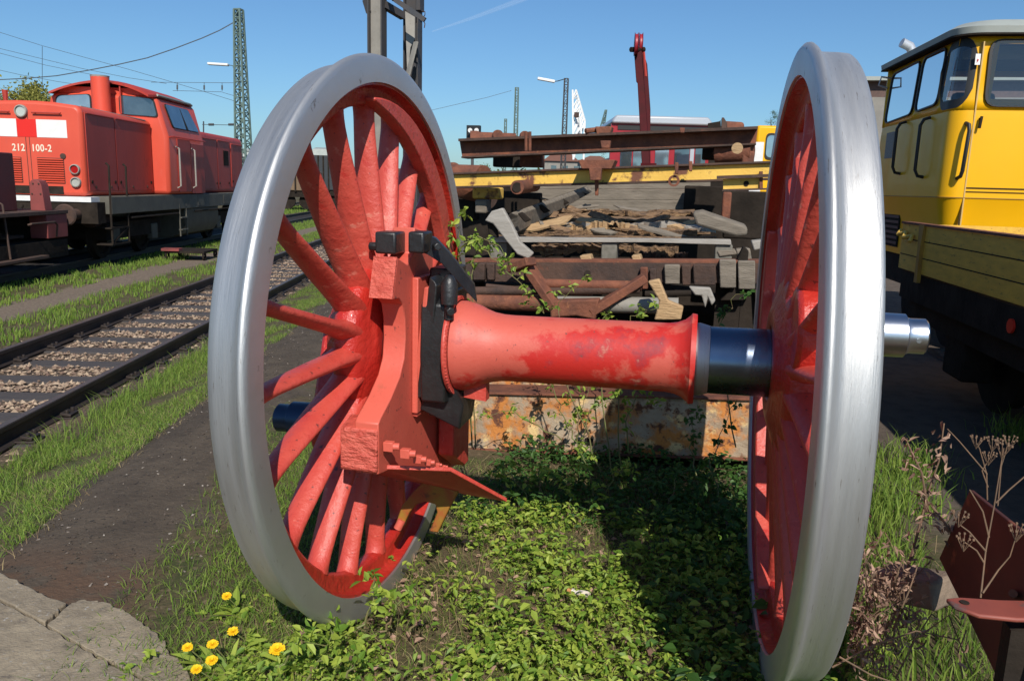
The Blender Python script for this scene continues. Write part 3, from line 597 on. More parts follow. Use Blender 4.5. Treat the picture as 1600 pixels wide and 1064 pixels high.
# ------------------------------------------------------------------ red diesel locomotive (x = to our side, y = back, z up from rail top)
nA = Vector((-11.542, 11.148, 0)); LC = nA - TN * 1.06; LC.z = ZR
L = thing("diesel_locomotive", "red diesel shunting locomotive with white panels numbered 212 100-2 on its nose", "locomotive", LC, RT3)
def arcpoly(w, z0, z1, r, crown=.06, n=6):
    p = [(-w, z0), (w, z0)]
    for k in range(n + 1): t = PI / 2 * k / n; p.append((w - r + r * math.cos(t), z1 - crown - r + r * math.sin(t)))
    for k in range(1, 5): x = (w - r) * (1 - 2 * k / 5); p.append((x, z1 - crown * (x / w) ** 2 * 1.2))
    for k in range(n + 1): t = PI / 2 + PI / 2 * k / n; p.append((-w + r + r * math.cos(t), z1 - crown - r + r * math.sin(t)))
    return p
hood = part("front_hood", B().prism(arcpoly(1.06, 1.34, 3.16, .16), 0, 3.5, 'y'), LRED, L, bevel=.07)
rh = part("rear_hood", B().prism(arcpoly(1.06, 1.34, 3.12, .16), 5.9, 11.0, 'y'), LDARK, L, bevel=.07)
# hood side doors
def door(y0, y1, z0, z1, m, n='side_door'):
    b = B().mm((1.061, y0, z0), (1.078, y1, z1)); o = part(n, b, m, L, bevel=.006)
    h = B().cyl((1.09, y0 + .03, z1 - .02), (1.09, y1 - .03, z1 - .02), .012, n=6); part("door_hinge_rail", h, LDARK, o)
    for q in (.12, y1 - y0 - .12): part("door_latch", B().cyl((1.078, y0 + q, z0 + .18), (1.092, y0 + q, z0 + .18), .035, n=10), GRIME, o)
door(.12, 1.42, 1.44, 2.98, LDARK); door(1.45, 3.36, 1.44, 2.98, LDARK); door(6.15, 8.3, 1.44, 2.9, LDARK); door(8.35, 9.5, 1.44, 2.9, LDARK); door(9.7, 10.9, 1.5, 2.85, LDARK)
part("louvre_panel", B().mm((1.08, 8.9, 2.15), (1.085, 9.4, 2.6)), GRIME, rh)
# nose
for s_ in (-1, 1): part("white_panel", B().mm((s_ * .19, -.006, 2.46), (s_ * .77, .004, 2.80)), WHITE, hood)
part("nose_panel", B().mm((-.188, -.005, 2.46), (.188, .004, 2.80)), mat("bright_signal_red", (.70, .02, .012), None, 3, .4), hood)
for x in (-.035, .035): part("nose_door_gap", B().mm((x - .006, -.004, 1.5), (x + .006, .003, 2.98)), DRUST, hood)
tm = Matrix.Rotation(PI / 2, 4, 'X')
for s_, x in (("212", -.31), ("100-2", .06)): text("number", s_, .19, Matrix.Translation((x, -.006, 2.19)) @ tm @ Matrix.Diagonal((.82, 1, 1, 1)), CREAM, hood, 1.1)
for x0 in (-.66, .16):
    gb = B()
    for k in range(11): gb.box((x0 + .25, -.012, 1.60 + k * .044), (.5, .03, .014), Matrix.Rotation(.6, 3, 'X'))
    g_ = part("nose_grille", gb, LRED, hood); part("grille_recess", B().mm((x0 - .01, -.003, 1.57), (x0 + .51, .003, 2.07)), DRUST, g_)
def lamp(x, z, r, lens, nm):
    o = part(nm, B().lathe([(-.06, r), (-.065, r * .85), (-.02, r * .8), (.0, r * .8), (.0, r * 1.05), (-.04, r * 1.05)], 28, 'y', (x, 0, z)), PALE, hood)
    part("lens", B().cyl((x, -.035, z), (x, -.01, z), r * .82, n=24), lens, o)
for s_ in (-1, 1):
    lamp(s_ * .88, 1.86, .095, LAMPR, "tail_lamp"); lamp(s_ * .88, 1.61, .095, LAMPG, "headlamp")
lamp(-.07, 2.95, .115, LAMPG, "top_headlamp")
for x0, x1 in ((.14, .70), (-.85, -.28)):
    b = B().cyl((x0, -.05, 2.93), (x1, -.05, 2.93), .016, n=8)
    for q in (x0 + .05, x1 - .05): b.cyl((q, -.05, 2.93), (q, .02, 2.93), .012, n=6)
    part("nose_handrail", b, LDARK, hood)
part("marker", B().cyl((.66, -.02, 2.11), (.66, 0, 2.11), .055, n=14), DRUST, hood)
part("nose_fitting", B().mm((-.62, .02, 3.0), (-.52, .14, 3.2)), PALE, hood)
part("nose_recess", B().mm((-.80, -.004, 1.36), (.62, .003, 1.52)), GRIME, hood)
# cab
cz0 = 1.34
cab = part("cab", B().prism([(-1.45, cz0), (1.45, cz0), (1.45, 2.72), (1.24, 3.54), (1.14, 3.66), (-1.14, 3.66), (-1.24, 3.54), (-1.45, 2.72)], 3.42, 6.05, 'y'), LRED, L, bevel=.09, ang=30)
def rpoly(pts, r=.08, n=4):
    out = []; m = len(pts)
    for i in range(m):
        p, a, c_ = Vector(pts[i]), Vector(pts[i - 1]), Vector(pts[(i + 1) % m]); a = p + (a - p).normalized() * r; c_ = p + (c_ - p).normalized() * r
        for k in range(n + 1): t = k / n; out.append(a.lerp(p, t).lerp(p.lerp(c_, t), t))
    return out
def window(pts, off, m, parent, fw=.035, r=.09, fm=RUBBER, name="window"):
    pts = [Vector(p) for p in pts]; c_ = sum(pts, Vector()) / len(pts); off = Vector(off)
    outer = rpoly([p + (p - c_).normalized() * fw for p in pts], r); o = part(name, B().slab(outer, off), fm, parent)
    part("pane", B().slab([p + off * 1.1 for p in rpoly(pts, r)], off * .25), m, o); return o
window([(.40, 3.415, 3.20), (1.24, 3.415, 3.16), (1.15, 3.415, 3.56), (.40, 3.415, 3.62)], (0, -.02, 0), GLASS, cab)
window([(-.30, 3.415, 3.22), (-1.12, 3.415, 3.20), (-1.04, 3.415, 3.56), (-.30, 3.415, 3.62)], (0, -.02, 0), GLASSL, cab)
def sidez(z): return 1.45 - (z - 2.72) * .2556
window([(sidez(2.95) + .003, 3.95, 2.95), (sidez(2.95) + .003, 5.75, 2.95), (sidez(3.45) + .003, 5.35, 3.48), (sidez(3.45) + .003, 3.8, 3.48)], (.02, 0, .005), GLASS, cab)
part("window_divider", B().bar((sidez(2.93) + .03, 4.9, 2.95), (sidez(3.5) + .03, 4.75, 3.46), .05, .02), RUBBER, cab)
dr = part("cab_door", B().mm((1.451, 4.0, 1.4), (1.465, 4.9, 2.7)), LDARK, L, bevel=.006)
for y_ in (3.9, 5.0): part("door_handrail", B().tube([(1.46, y_, 1.5), (1.54, y_, 1.55), (1.54, y_, 2.45), (1.46, y_, 2.5)], .02, 8), PALE, dr)
part("cab_handrail", B().tube([(1.46, 3.5, 2.7), (1.52, 3.6, 2.72), (1.52, 5.9, 2.72)], .018, 6), LDARK, L)
text("side_number", "212 100-2", .13, Matrix.Translation((1.452, 5.15, 2.25)) @ Matrix.Rotation(PI / 2, 4, 'Z') @ tm, PALE, L)
part("side_panel", B().mm((1.451, 4.95, 1.36), (1.456, 5.95, 2.62)), LDARK, L)
# roof
pr_ = []; nn = 14
for k in range(nn + 1): x = -1.22 + 2.44 * k / nn; pr_.append((x, 3.97 - .30 * (x / 1.22) ** 2))
pr_ += [(x, z - .05) for x, z in pr_[::-1]]
b = B(); n_ = len(pr_); ys = [3.2, 3.5, 5.7, 6.1]
for j, y_ in enumerate(ys):
    for x, z in pr_: b.v.append((x * (.93 if j in (0, 3) else 1), y_ + (-.15 * (x / 1.22) ** 2 + .15 if j == 0 else 0), z - (.03 if j in (0, 3) else 0)))
for j in range(3):
    for i in range(n_): b.f.append((j * n_ + i, j * n_ + (i + 1) % n_, (j + 1) * n_ + (i + 1) % n_, (j + 1) * n_ + i))
for i in range(nn): b.f.append((i, i + 1, n_ - 2 - i, n_ - 1 - i)); o_ = 3 * n_; b.f.append((o_ + i, o_ + i + 1, o_ + n_ - 2 - i, o_ + n_ - 1 - i))
roof = part("roof", b, LDARK, L)
part("roof_gutter", B().tube([(1.23, 3.5, 3.665), (1.23, 5.7, 3.665), (1.14, 6.1, 3.66)], .03, 6), ROOFG, roof)
part("cab_upper_wall", B().prism([(-1.14, 3.6), (1.14, 3.6), (.9, 3.80), (-.9, 3.80)], 3.5, 5.95, 'y'), LRED, L)
st = part("exhaust_stack", B().prism([(.12 + .2 * math.cos(t * PI / 8), 3.05 + .2 * math.sin(t * PI / 8)) for t in range(16)], 3.05, 3.98, 'z'), LRED, L)
part("stack_rim", B().lathe([(3.95, .19), (4.01, .21), (4.01, .16), (3.95, .15)], 24, 'z', (.12, 3.05, 0)), ROOFG, st)
part("stack_brace", B().bar((.42, 3.38, 3.2), (.42, 3.38, 3.9), .03, .03), LDARK, L)
part("horn", B().loft([((-1.02, 1.2, 3.1), .03), ((-1.02, 1.2, 3.45), .06)], 8), LDARK, L)
# frame
part("frame", B().mm((-1.40, .25, .98), (1.43, 10.9, 1.335)), OLIVE, L, bevel=.01)
bb = part("buffer_beam", B().mm((-1.3, -.10, .80), (1.3, .25, 1.22)), GRIME, L)
part("white_stripe", B().mm((-1.30, -.13, 1.225), (1.20, .25, 1.325)), WHITE, bb)
for s_ in (-1, 1):
    part("buffer", B().lathe([(-.10, .11), (-.35, .10), (-.36, .07), (-.50, .07), (-.51, .20), (-.545, .215), (-.57, .19), (-.57, .01), (-.1, .01)], 32, 'y', (s_ * .88, 0, .98)), DRUST, bb)
part("tank", B().prism([(.70, .98), (1.36, .98), (1.36, .55), (1.22, .32), (.95, .22), (-.95, .22), (-1.22, .32), (-1.36, .55), (-1.36, .98), (-.7, .98)], 4.6, 7.3, 'y'), OLIVE, L, bevel=.02)
b = B()
for z in (.45, .75): b.mm((1.37, 4.05, z), (1.47, 4.5, z + .03))
for y_ in (4.05, 4.5): b.bar((1.42, y_, .3), (1.42, y_, 1.1), .03, .03)
part("cab_steps", b, OLIVE, L)
for y0 in (1.0, 8.0):
    bg = part("bogie", B().mm((-1.1, y0 - .35, .42), (1.1, y0 + 2.6, .78)), GRIME, L)
    for yy in (y0 + .1, y0 + 2.2):
        for s_ in (-1, 1): part("wheel", B().lathe([(s_ * .68, .02), (s_ * .68, .50), (s_ * .71, .50), (s_ * .72, .475), (s_ * .81, .475), (s_ * .81, .38), (s_ * .77, .36), (s_ * .77, .14), (s_ * .83, .12), (s_ * .83, .02)], 32, c=(0, yy, .475)), GRIME, bg)
        part("axle_cover", B().mm((.98, yy - .18, .30), (1.12, yy + .18, .66)), OLIVE, bg, bevel=.02)
    b = B()
    for k in range(5): b.cyl((1.0, y0 + .65 + .1 * k + .5, .35), (1.0, y0 + .65 + .1 * k + .5, .72), .045, n=10)
    part("springs", b, GRIME, bg)
part("brake_hose", B().tube([(-.35, -.12, 1.05), (-.35, -.3, .9), (-.38, -.28, .6), (-.42, -.15, .5)], .025, 8), GRIME, L)
part("coupling_hook", B().tube([(0, -.12, 1.0), (0, -.42, 1.0), (0, -.48, 1.08), (0, -.40, 1.14)], .04, 8), GRIME, L)
b = B().cyl((1.44, 5.1, .90), (1.44, 8.8, .90), .02, n=6).cyl((1.40, 1.2, .88), (1.40, 4.0, .88), .03, n=6)
part("brake_pipe", b, GRIME, L)
for y_ in (5.4, 7.6, 9.6): part("frame_hatch", B().mm((1.431, y_, 1.03), (1.438, y_ + .5, 1.29)), OLIVE, L, bevel=.003)
for y_, z_ in ((.4, 1.52), (1.1, 1.52), (2.2, 1.52), (3.0, 1.52)): part("lifting_eye", B().cyl((1.075, y_, z_), (1.088, y_, z_), .03, n=10), DRUST, hood)
part("hood_rail", B().cyl((.92, .3, 3.10), (1.03, 3.2, 3.05), .014, n=6), PALE, hood)
# shunter step with rails at the front corner
b = B()
for y_ in (.25, 1.05): b.tube([(1.40, y_, .35), (1.40, y_, 1.0), (1.42, y_, 1.95), (1.36, y_ + .02, 2.0)], .022, 8)
for z in (.35, .68): b.mm((1.1, .2, z), (1.42, 1.1, z + .03))
b.bar((1.40, .25, .38), (1.40, 1.05, .7), .03, .03)
part("corner_steps", b, GRIME, L)
part("air_tank", B().cyl((.9, .35, .85), (.9, 1.1, .85), .16, n=20), DRUST, L)
part("hose", B().tube([(.35, -.12, 1.05), (.35, -.3, .9), (.38, -.28, .6), (.42, -.15, .5)], .025, 8), GRIME, L)

# ------------------------------------------------------------------ maroon end of a low flat wagon in front of the locomotive
FWG = thing("flat_wagon", "low dirty flat wagon with maroon headstock block and grab rails, coupled before the locomotive", "wagon", LC + TD * -.9, RT3)
part("deck", B().mm((-1.3, -7, 1.03), (1.12, 0, 1.10)), DRUST, FWG, bevel=.01)
part("headstock_block", B().mm((.78, -.75, .60), (1.10, -.02, 1.03)), MAROON, FWG, bevel=.015)
part("dark_headstock", B().mm((-1.1, -.45, .55), (.775, -.04, 1.03)), GRIME, FWG)
pl = B().prism([(.80, 1.10), (1.06, 1.10), (1.02, 1.56), (.98, 1.63), (.90, 1.66), (.84, 1.63), (.81, 1.56)], -.70, -.45, 'y'); o = part("end_post", pl, MAROON, FWG, bevel=.008)
for x, z in ((.88, 1.58), (.98, 1.58), (.85, 1.4), (1.0, 1.4)): part("rivet", B().cyl((x, -.715, z), (x, -.70, z), .014, n=8), DRUST, o)
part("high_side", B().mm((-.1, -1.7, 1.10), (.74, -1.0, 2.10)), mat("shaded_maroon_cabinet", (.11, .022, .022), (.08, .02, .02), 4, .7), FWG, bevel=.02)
part("underframe", B().mm((-1.15, -7, .24), (1.08, -.03, .56)), GRIME, FWG)
part("step_board", B().mm((.6, -3.2, .28), (1.22, -1.0, .33)), DRUST, FWG, bevel=.006)
part("grab_rail", B().tube([(.35, -2.0, 1.08), (.35, -2.0, 1.24), (.40, -2.0, 1.30), (.95, -2.0, 1.30), (1.05, -2.0, 1.24), (1.10, -2.0, .34)], .018, 8), DRUST, FWG)
part("grab_rail", B().tube([(1.11, -1.4, .88), (1.16, -1.4, .90), (1.16, -.6, .90), (1.15, -.5, .84), (1.12, -.5, .62)], .018, 8), DRUST, FWG)
b = B().mm((.1, -1.4, .62), (.75, -.9, .67))
for x in (.25, .45): b.prism([(x, .67), (x + .14, .67), (x + .04, .82), (x, .84)], -1.3, -1.27, 'y')
b.cyl((.3, -1.6, .40), (.3, -1.6, .60), .09, n=12); b.cyl((.62, -1.7, .33), (.62, -1.7, .52), .12, n=12); b.mm((.5, -1.9, .42), (.75, -1.5, .46)); part("coupling_gear", b, DRUST, FWG)
for yy in (-2.6, -4.4):
    for s_ in (-1, 1): part("wheel", B().lathe([(s_ * .68, .02), (s_ * .68, .46), (s_ * .72, .44), (s_ * .81, .44), (s_ * .81, .02)], 28, c=(0, yy, .44)), GRIME, FWG)
# small trolley on the grass
c = on(300, 404, 2, -.3); t = thing("track_trolley", "small low dark trolley frame standing on the grass beside the locomotive", "trolley", c, RT3)
part("frame", B().mm((-.45, -.5, .16), (.45, .5, .21)), GRIME, t); part("side_board", B().mm((-.5, -.55, .21), (-.1, -.3, .27)), MAROON, t)
for x, y_ in ((-.42, -.4), (.42, -.4), (-.42, .4), (.42, .4)): part("wheel", B().lathe([(-.02, .07), (-.02, .10), (.02, .10), (.02, .07)], 20, c=(x, y_, .10)), GRIME, t)

# ------------------------------------------------------------------ masts, lamps, wires
def lattice(b, base, top, w0, w1, bays, r):
    base = Vector(base); top = Vector(top)
    def cn(k, f):
        w = w0 + (w1 - w0) * f; p = base.lerp(top, f); sx_, sy_ = ((-1, -1), (1, -1), (1, 1), (-1, 1))[k % 4]; return p + Vector((sx_ * w / 2, sy_ * w / 2, 0))
    for k in range(4): b.bar(cn(k, 0), cn(k, 1), r * 2, r * 2)
    for i in range(bays):
        f0, f1 = i / bays, (i + 1) / bays
        for k in range(4):
            b.bar(cn(k, f0), cn(k + 1, f1), r, r) if i % 2 else b.bar(cn(k + 1, f0), cn(k, f1), r, r); b.bar(cn(k, f1), cn(k + 1, f1), r, r)
    return b
D = 45; pb = at(384, 340, D); pb.z = -.2; pt = at(379, 28, D); pt = Vector((pb.x, pb.y, pt.z))
MA = thing("catenary_mast", "tall green lattice mast behind the locomotive, a strip lamp on its left side", "mast", pb)
part("lattice", lattice(B(), pb, pt, .75, .34, 26, .045), MASTG, MA, world=True, smooth=False)
part("mast_cap", B().box(pt, (.38, .38, .08)), MASTG, MA, world=True)
a = at(357, 102, D - .3); e = at(325, 100, D - .3); j = at(372, 106, D); j2 = at(373, 112, D)
arm = part("lamp_arm", B().tube([j, at(368, 104, D), a], .025, 6).tube([j2, at(366, 112, D), at(364, 104, D)], .02, 6), MASTG, MA, world=True)
part("lamp_head", B().bar(a, e, .3, .13), WHITE, MA, world=True, bevel=.03)
for py in (191, 205): part("insulator_box", B().cyl(at(372, py + 8, D - .4), at(369, py + 8, D - .4), .12, n=10), WHITE, MA, world=True)
def sag(p, q, s, n=18): return [p.lerp(q, k / n) - Vector((0, 0, s * 4 * (k / n) * (1 - k / n))) for k in range(n + 1)]
def wire(pts, r, label): single("overhead_wire", B().tube(pts, r, 4), WIREM, label, "wire", "overhead wires")
wire([at(px, py, D) for px, py in ((368, 34), (343, 48), (316, 60), (274, 76), (230, 91), (186, 101), (140, 110), (88, 119), (40, 123), (-20, 126))], .03, "thickest overhead wire sagging from the mast top down to the left")
for pts, lb in ((((-10, 48), (66, 72), (150, 95), (205, 110), (270, 129), (330, 147), (372, 160)), "highest thin wire crossing the sky behind the locomotive"),
                (((-10, 74), (60, 91), (130, 108), (200, 122), (260, 131)), "upper wire of the parallel pair starting at the left edge"),
                (((-10, 81), (70, 102), (128, 114), (170, 122)), "lower wire of the parallel pair starting at the left edge"),
                (((-10, 108), (30, 117), (90, 128), (130, 134)), "faint wire just above the nose of the locomotive"),
                (((236, 129), (373, 130)), "level wire with hanging insulators left of the mast"),
                (((270, 142), (345, 144), (372, 152)), "faint wire just below the insulators beside the mast")):
    wire([at(px, py, 60) for px, py in pts], .02, lb)
for (px, y0, y1, lb) in ((66, 73, 134, "leftmost"), (277, 129, 143, "left"), (319, 130, 143, "middle"), (347, 130, 143, "right")):
    p, q = at(px, y0, 60), at(px, y1, 60); t = thing("wire_hanger", lb + (" thin dropper hanging between the wires over the locomotive nose" if px < 100 else " dark insulator hanging below the level wire by the mast"), "insulator", q, group="hangers on the overhead wires")
    part("hanger", B().tube([p, q], .018, 4), WIREM, t, world=True)
    if px > 100: part("insulator", B().cyl(p.lerp(q, .3), p.lerp(q, .8), .06, n=8), WIREM, t, world=True)
t = thing("overhead_bracket", "horizontal bracket with two dark insulators low beside the mast", "bracket", at(318, 196, 60)); b = B().tube([at(318, 190, 60), at(318, 215, 60)], .05, 4).tube([at(316, 195, 60), at(372, 196, 60)], .03, 4); part("bracket", b, WIREM, t, world=True)
for px in (330, 361): part("insulator", B().cyl(at(px - 4, 195, 60), at(px + 4, 195, 60), .09, n=8), WIREM, t, world=True)
# lamp mast right of centre
D = 60; pb = at(877, 330, D); pb.z = -.2; pt = at(876, 128, D); pt = Vector((pb.x, pb.y, pt.z))
t = thing("lattice_lamp_post", "slim dark lattice lamp post with a white strip lamp pointing left", "lamp post", pb)
part("lattice", lattice(B(), pb, pt, .36, .26, 22, .03), POSTD, t, world=True, smooth=False)
part("lamp_arm", B().tube([pt, at(872, 127, D), at(866, 128, D)], .03, 6), POSTD, t, world=True); part("lamp_head", B().bar(at(867, 128, D), at(840, 123, D), .35, .2), WHITE, t, world=True, bevel=.04)
D = 130; pb = at(803, 310, D); pb.z = -.2; pt = at(803, 141, D); pt = Vector((pb.x, pb.y, pt.z))
t = thing("catenary_mast", "pale distant lattice mast left of the slim lamp post", "mast", pb); part("lattice", lattice(B(), pb, pt, .65, .45, 20, .06), MASTG, t, world=True, smooth=False)
D = 170; pb = at(787, 310, D); pb.z = -.2; pt = at(788, 188, D); pt = Vector((pb.x, pb.y, pt.z))
t = thing("catenary_mast", "farthest small lattice mast, low over the rusty beam", "mast", pb); part("lattice", lattice(B(), pb, pt, .5, .4, 14, .06), MASTG, t, world=True, smooth=False)
wire([at(px, py, 130) for px, py in ((799, 142), (760, 153), (720, 162), (660, 176), (600, 184))], .035, "faint wire running left from the distant pale mast")
# white lattice jib
D = 80; t = thing("crane_jib", "white lattice crane jib standing upright between lamp post and red boom", "crane", at(905, 300, D))
def jib(b, top, l, r, bays, D, w):
    tl, tr_ = top; 
    for k in range(bays):
        f0, f1 = k / bays, (k + 1) / bays
        p = [at(tl[0] + (l[0] - tl[0]) * f, tl[1] + (l[1] - tl[1]) * f, D) for f in (f0, f1)]; q = [at(tr_[0] + (r[0] - tr_[0]) * f, tr_[1] + (r[1] - tr_[1]) * f, D + 1.2) for f in (f0, f1)]
        b.bar(p[0], p[1], w, w); b.bar(q[0], q[1], w, w); b.bar(p[0], q[1], w * .7, w * .7) if k % 2 else b.bar(q[0], p[1], w * .7, w * .7); b.bar(p[1], q[1], w * .7, w * .7)
    return b
b = jib(B(), ((895, 141), (900, 141)), (896, 250), (914, 190), 8, D, .16); b.bar(at(914, 190, D), at(912, 250, D), .16, .16); b.bar(at(905, 200, D), at(897, 215, D), .2, .2); b.bar(at(905, 185, D), at(912, 245, D), .14, .14)
part("lattice", b, WHITE, t, world=True, smooth=False); part("pulley_block", B().box(at(901, 180, D - .3), (.45, .3, .5)), DRUST, t, world=True)
D = 110; t = thing("crane_jib", "small green lattice crane jib leaning right, just left of the white roofed railbus", "crane", at(930, 270, D))
part("lattice", jib(B(), ((946, 172), (948, 172)), (926, 240), (942, 215), 9, D, .13), MASTG, t, world=True, smooth=False)

# ------------------------------------------------------------------ grey gantry above the left wheel
GA = thing("steel_gantry", "grey steel gantry of two posts and braces rising behind the left wheel", "gantry", at(600, 400, 12))
def up_post(px, dep, w, m, nm, fl=.012, z1=6):
    p = at(px, 20, dep); b = B().mm((p.x - w / 2, p.y - .01, -.3), (p.x + w / 2, p.y + .01, z1)); o = part(nm, b, m, GA, world=True)
    b = B().mm((p.x - w / 2 - .022, p.y - .10, -.3), (p.x - w / 2, p.y + .10, z1)); b.mm((p.x + w / 2, p.y - .10, -.3), (p.x + w / 2 + .022, p.y + .10, z1)); part("flange", b, POSTD, o, world=True); return p
up_post(589, 12, .19, POSTG, "post"); up_post(645, 12.4, .20, POSTD, "post")
b = B().bar(at(600, 8, 12), at(630, 26, 12.3), .10, .10); b.bar(at(617, 0, 11.8), at(664, 32, 11.8), .06, .07); b.bar(at(600, -30, 11.9), at(617, 0, 11.8), .06, .07); part("cross_brace", b, POSTD, GA, world=True)
part("splice_plate", B().slab([at(633, 18, 12.25), at(648, 27, 12.25), at(648, 60, 12.25), at(641, 75, 12.25), at(638, 110, 12.25), at(636, 110, 12.25)], (0, .02, 0)), POSTG, GA, world=True)
part("diagonal_strut", B().bar(at(650, 66, 12.1), at(629, 150, 12.1), .09, .03), POSTG, GA, world=True)
b = B().mm(at(650, 16, 12.2), at(663, -20, 12.3)); part("rung_bracket", b, POSTD, GA, world=True)
b = B().tube([at(659, 18, 12.2), at(664, 19, 12.2), at(664, 24, 12.2), at(660, 30, 12.2), at(664, 38, 12.2), at(663, 44, 12.2)], .008, 5); part("wire_end", b, DRUST, GA, world=True)
part("left_brace", B().bar(at(570, 0, 12), at(576, 20, 12), .03, .08), POSTD, GA, world=True)

# ------------------------------------------------------------------ dark red crane boom
D = 14; CB = thing("crane_boom", "dark red crane boom with twin pulley wheels standing tall in the middle", "crane", at(1005, 400, D))
part("main_leg", B().slab([at(990, 75, D), at(1003, 80, D), at(1016, 260, D), at(1003, 262, D), at(996, 130, D), at(994, 128, D)], (0, .10, 0)), BOOM, CB, world=True, bevel=.01)
part("rear_leg", B().slab([at(1003, 75, D + .3), at(1011, 100, D + .3), at(1016, 170, D + .3), at(1016, 262, D + .3), at(1010, 262, D + .3)], (.0, .08, 0)), BOOM, CB, world=True)
part("foot", B().mm(at(1001, 255, D), at(1016, 420, D + .3)), BOOM, CB, world=True)
for px, dd_ in ((994, -.05), (1001, .12)):
    c = at(px, 70, D + dd_); R_ = Matrix.Rotation(math.radians(8), 3, 'Z'); b = B().lathe([(-.03, .06), (-.03, .20), (-.015, .17), (.015, .17), (.03, .20), (.03, .06)], 32); b.v = [tuple(c + R_ @ Vector(v)) for v in b.v]; part("pulley", b, mat("pulley_red_%d" % px, (.32, .02, .03), None, 4, .45), CB, world=True)
b = B().cyl(at(986, 78, D - .1), at(1006, 78, D + .1), .045, n=12); part("pulley_shaft", b, GRIME, CB, world=True)
part("boom_strap", B().bar(at(1006, 82, D - .05), at(1009, 120, D - .05), .03, .03), LDARK, CB, world=True)

# ------------------------------------------------------------------ heap of scrap wagon frames and timber between the wheels
def beam(name, l0, l1, r0, r1, y0, y1, fl, web_m, fl_m, label, cat, depth=.14, extend=(0, 0), group=None):
    """channel beam from left edge pixels l0(top) l1(bottom) to right r0 r1; web faces the camera"""
    A0, A1, B0, B1 = on(*l0, 1, y0), on(*l1, 1, y0), on(*r0, 1, y1), on(*r1, 1, y1)
    v = (B0 - A0).normalized(); A0 -= v * extend[0]; A1 -= v * extend[0]; B0 += v * extend[1]; B1 += v * extend[1]
    t = thing(name, label, cat, (A1 + B1) / 2, group=group)
    w = part("web", B().slab([A0, B0, B1, A1], (0, .014, 0)), web_m, t, world=True, bevel=.002)
    u = (A0 - A1).normalized(); k = Vector((0, -1, 0))
    b = B()
    for P_, Q_, sg in ((A0, B0, 1), (A1, B1, -1)):
        b.slab([P_ + k * fl, Q_ + k * fl, Q_ - k * depth, P_ - k * depth], u * sg * .014)
    part("flange", b, fl_m, t, world=True, bevel=.003); return t
t = beam("rusty_channel_beam", (700, 614), (700, 699), (1182, 625), (1182, 715), 1.75, 1.75, .02, ORUST, RUST, "wide rusty channel beam low behind the axle, patched orange and grey", "steel beam", .3, (.5, .5))
w = t.children[0]
part("square_hole", B().mm(on(914, 684, 1, 1.748), on(927, 696, 1, 1.744)), GRIME, w, world=True)
part("round_hole", B().cyl(on(723, 630, 1, 1.748), on(723, 630, 1, 1.74), .02, n=12), GRIME, w, world=True)
beam("rusty_channel_beam", (700, 592), (700, 606), (1182, 604), (1182, 620), 1.95, 1.95, .0, ORUST, DRUST, "narrow rusty strip of a second beam just above the wide channel beam", "steel beam", .2, (.5, .5))
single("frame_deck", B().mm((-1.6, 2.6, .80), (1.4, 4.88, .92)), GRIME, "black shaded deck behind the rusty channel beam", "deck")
single("dark_backing", B().mm((-1.95, 4.9, -.05), (1.6, 5.0, 1.58)), GRIME, "added black sheet standing for shade, bulkhead below the wooden heap", "backing")  # black backing sheet added where the heap has only deep shade
# wagon underframe with buffer beam and drawgear
UF = thing("wagon_underframe", "rusty brown wagon underframe with drawbar and pipes behind the axle", "underframe", (0, 2.2, .3))
Y = 2.1
part("buffer_beam", B().slab([on(690, 409, 1, Y), on(1205, 411, 1, Y), on(1205, 443, 1, Y), on(690, 440, 1, Y)], (0, .02, 0)), DRUST, UF, world=True, bevel=.003)
part("beam_top", B().slab([on(690, 405, 1, Y), on(1205, 407, 1, Y), on(1205, 412, 1, Y), on(690, 410, 1, Y)], (0, .12, 0)), RUST, UF, world=True, bevel=.003)
for x0, x1, y0, y1, m in ((738, 757, 412, 438, DRUST), (760, 772, 412, 438, DRUST), (820, 836, 411, 442, RUST), (1000, 1012, 418, 452, RUST), (1015, 1025, 420, 450, DRUST), (1038, 1062, 414, 444, GWOOD), (1065, 1079, 414, 446, DRUST), (1083, 1118, 414, 446, DRUST), (1124, 1150, 406, 450, GWOOD), (1153, 1180, 408, 452, GWOOD)):
    part("beam_block", B().slab([on(x0, y0, 1, Y - .05), on(x1, y0, 1, Y - .05), on(x1, y1, 1, Y - .04), on(x0 + 1, y1, 1, Y - .04)], (0, .05, 0)), m, UF, world=True, bevel=.006)
part("bolt_hole", B().cyl(on(918, 427, 1, Y - .004), on(918, 427, 1, Y + .01), .02, n=14), GRIME, UF, world=True)
for P_, Q_, r, m in (((740, 455), (1000, 452), .028, DRUST), ((710, 470), (860, 475), .05, RUST), ((860, 475), (1060, 478), .05, POSTG), ((760, 447), (812, 452), .016, DRUST), ((1008, 459), (1080, 458), .018, GRIME), ((840, 443), (1003, 447), .03, RUST)):
    part("pipe", B().cyl(on(*P_, 1, Y - .12), on(*Q_, 1, Y - .12), r, n=14), m, UF, world=True)
for P_, Q_ in (((826, 418), (868, 480)), ((1008, 434), (922, 488)), ((800, 420), (830, 408))):
    part("drawbar_arm", B().bar(on(*P_, 1, Y - .12), on(*Q_, 1, Y - .2), .09, .05), RUST, UF, world=True, bevel=.006)
part("drawbar_head", B().slab([on(858, 470, 1, Y - .24), on(936, 468, 1, Y - .24), on(930, 500, 1, Y - .24), on(900, 494, 1, Y - .24), on(860, 497, 1, Y - .24)], (0, .10, 0)), RUST, UF, world=True, bevel=.01)
part("drawbar_plate", B().slab([on(888, 449, 1, Y - .1), on(920, 449, 1, Y - .1), on(932, 480, 1, Y - .1), on(880, 480, 1, Y - .1)], (0, .05, 0)), RUST, UF, world=True, bevel=.004)
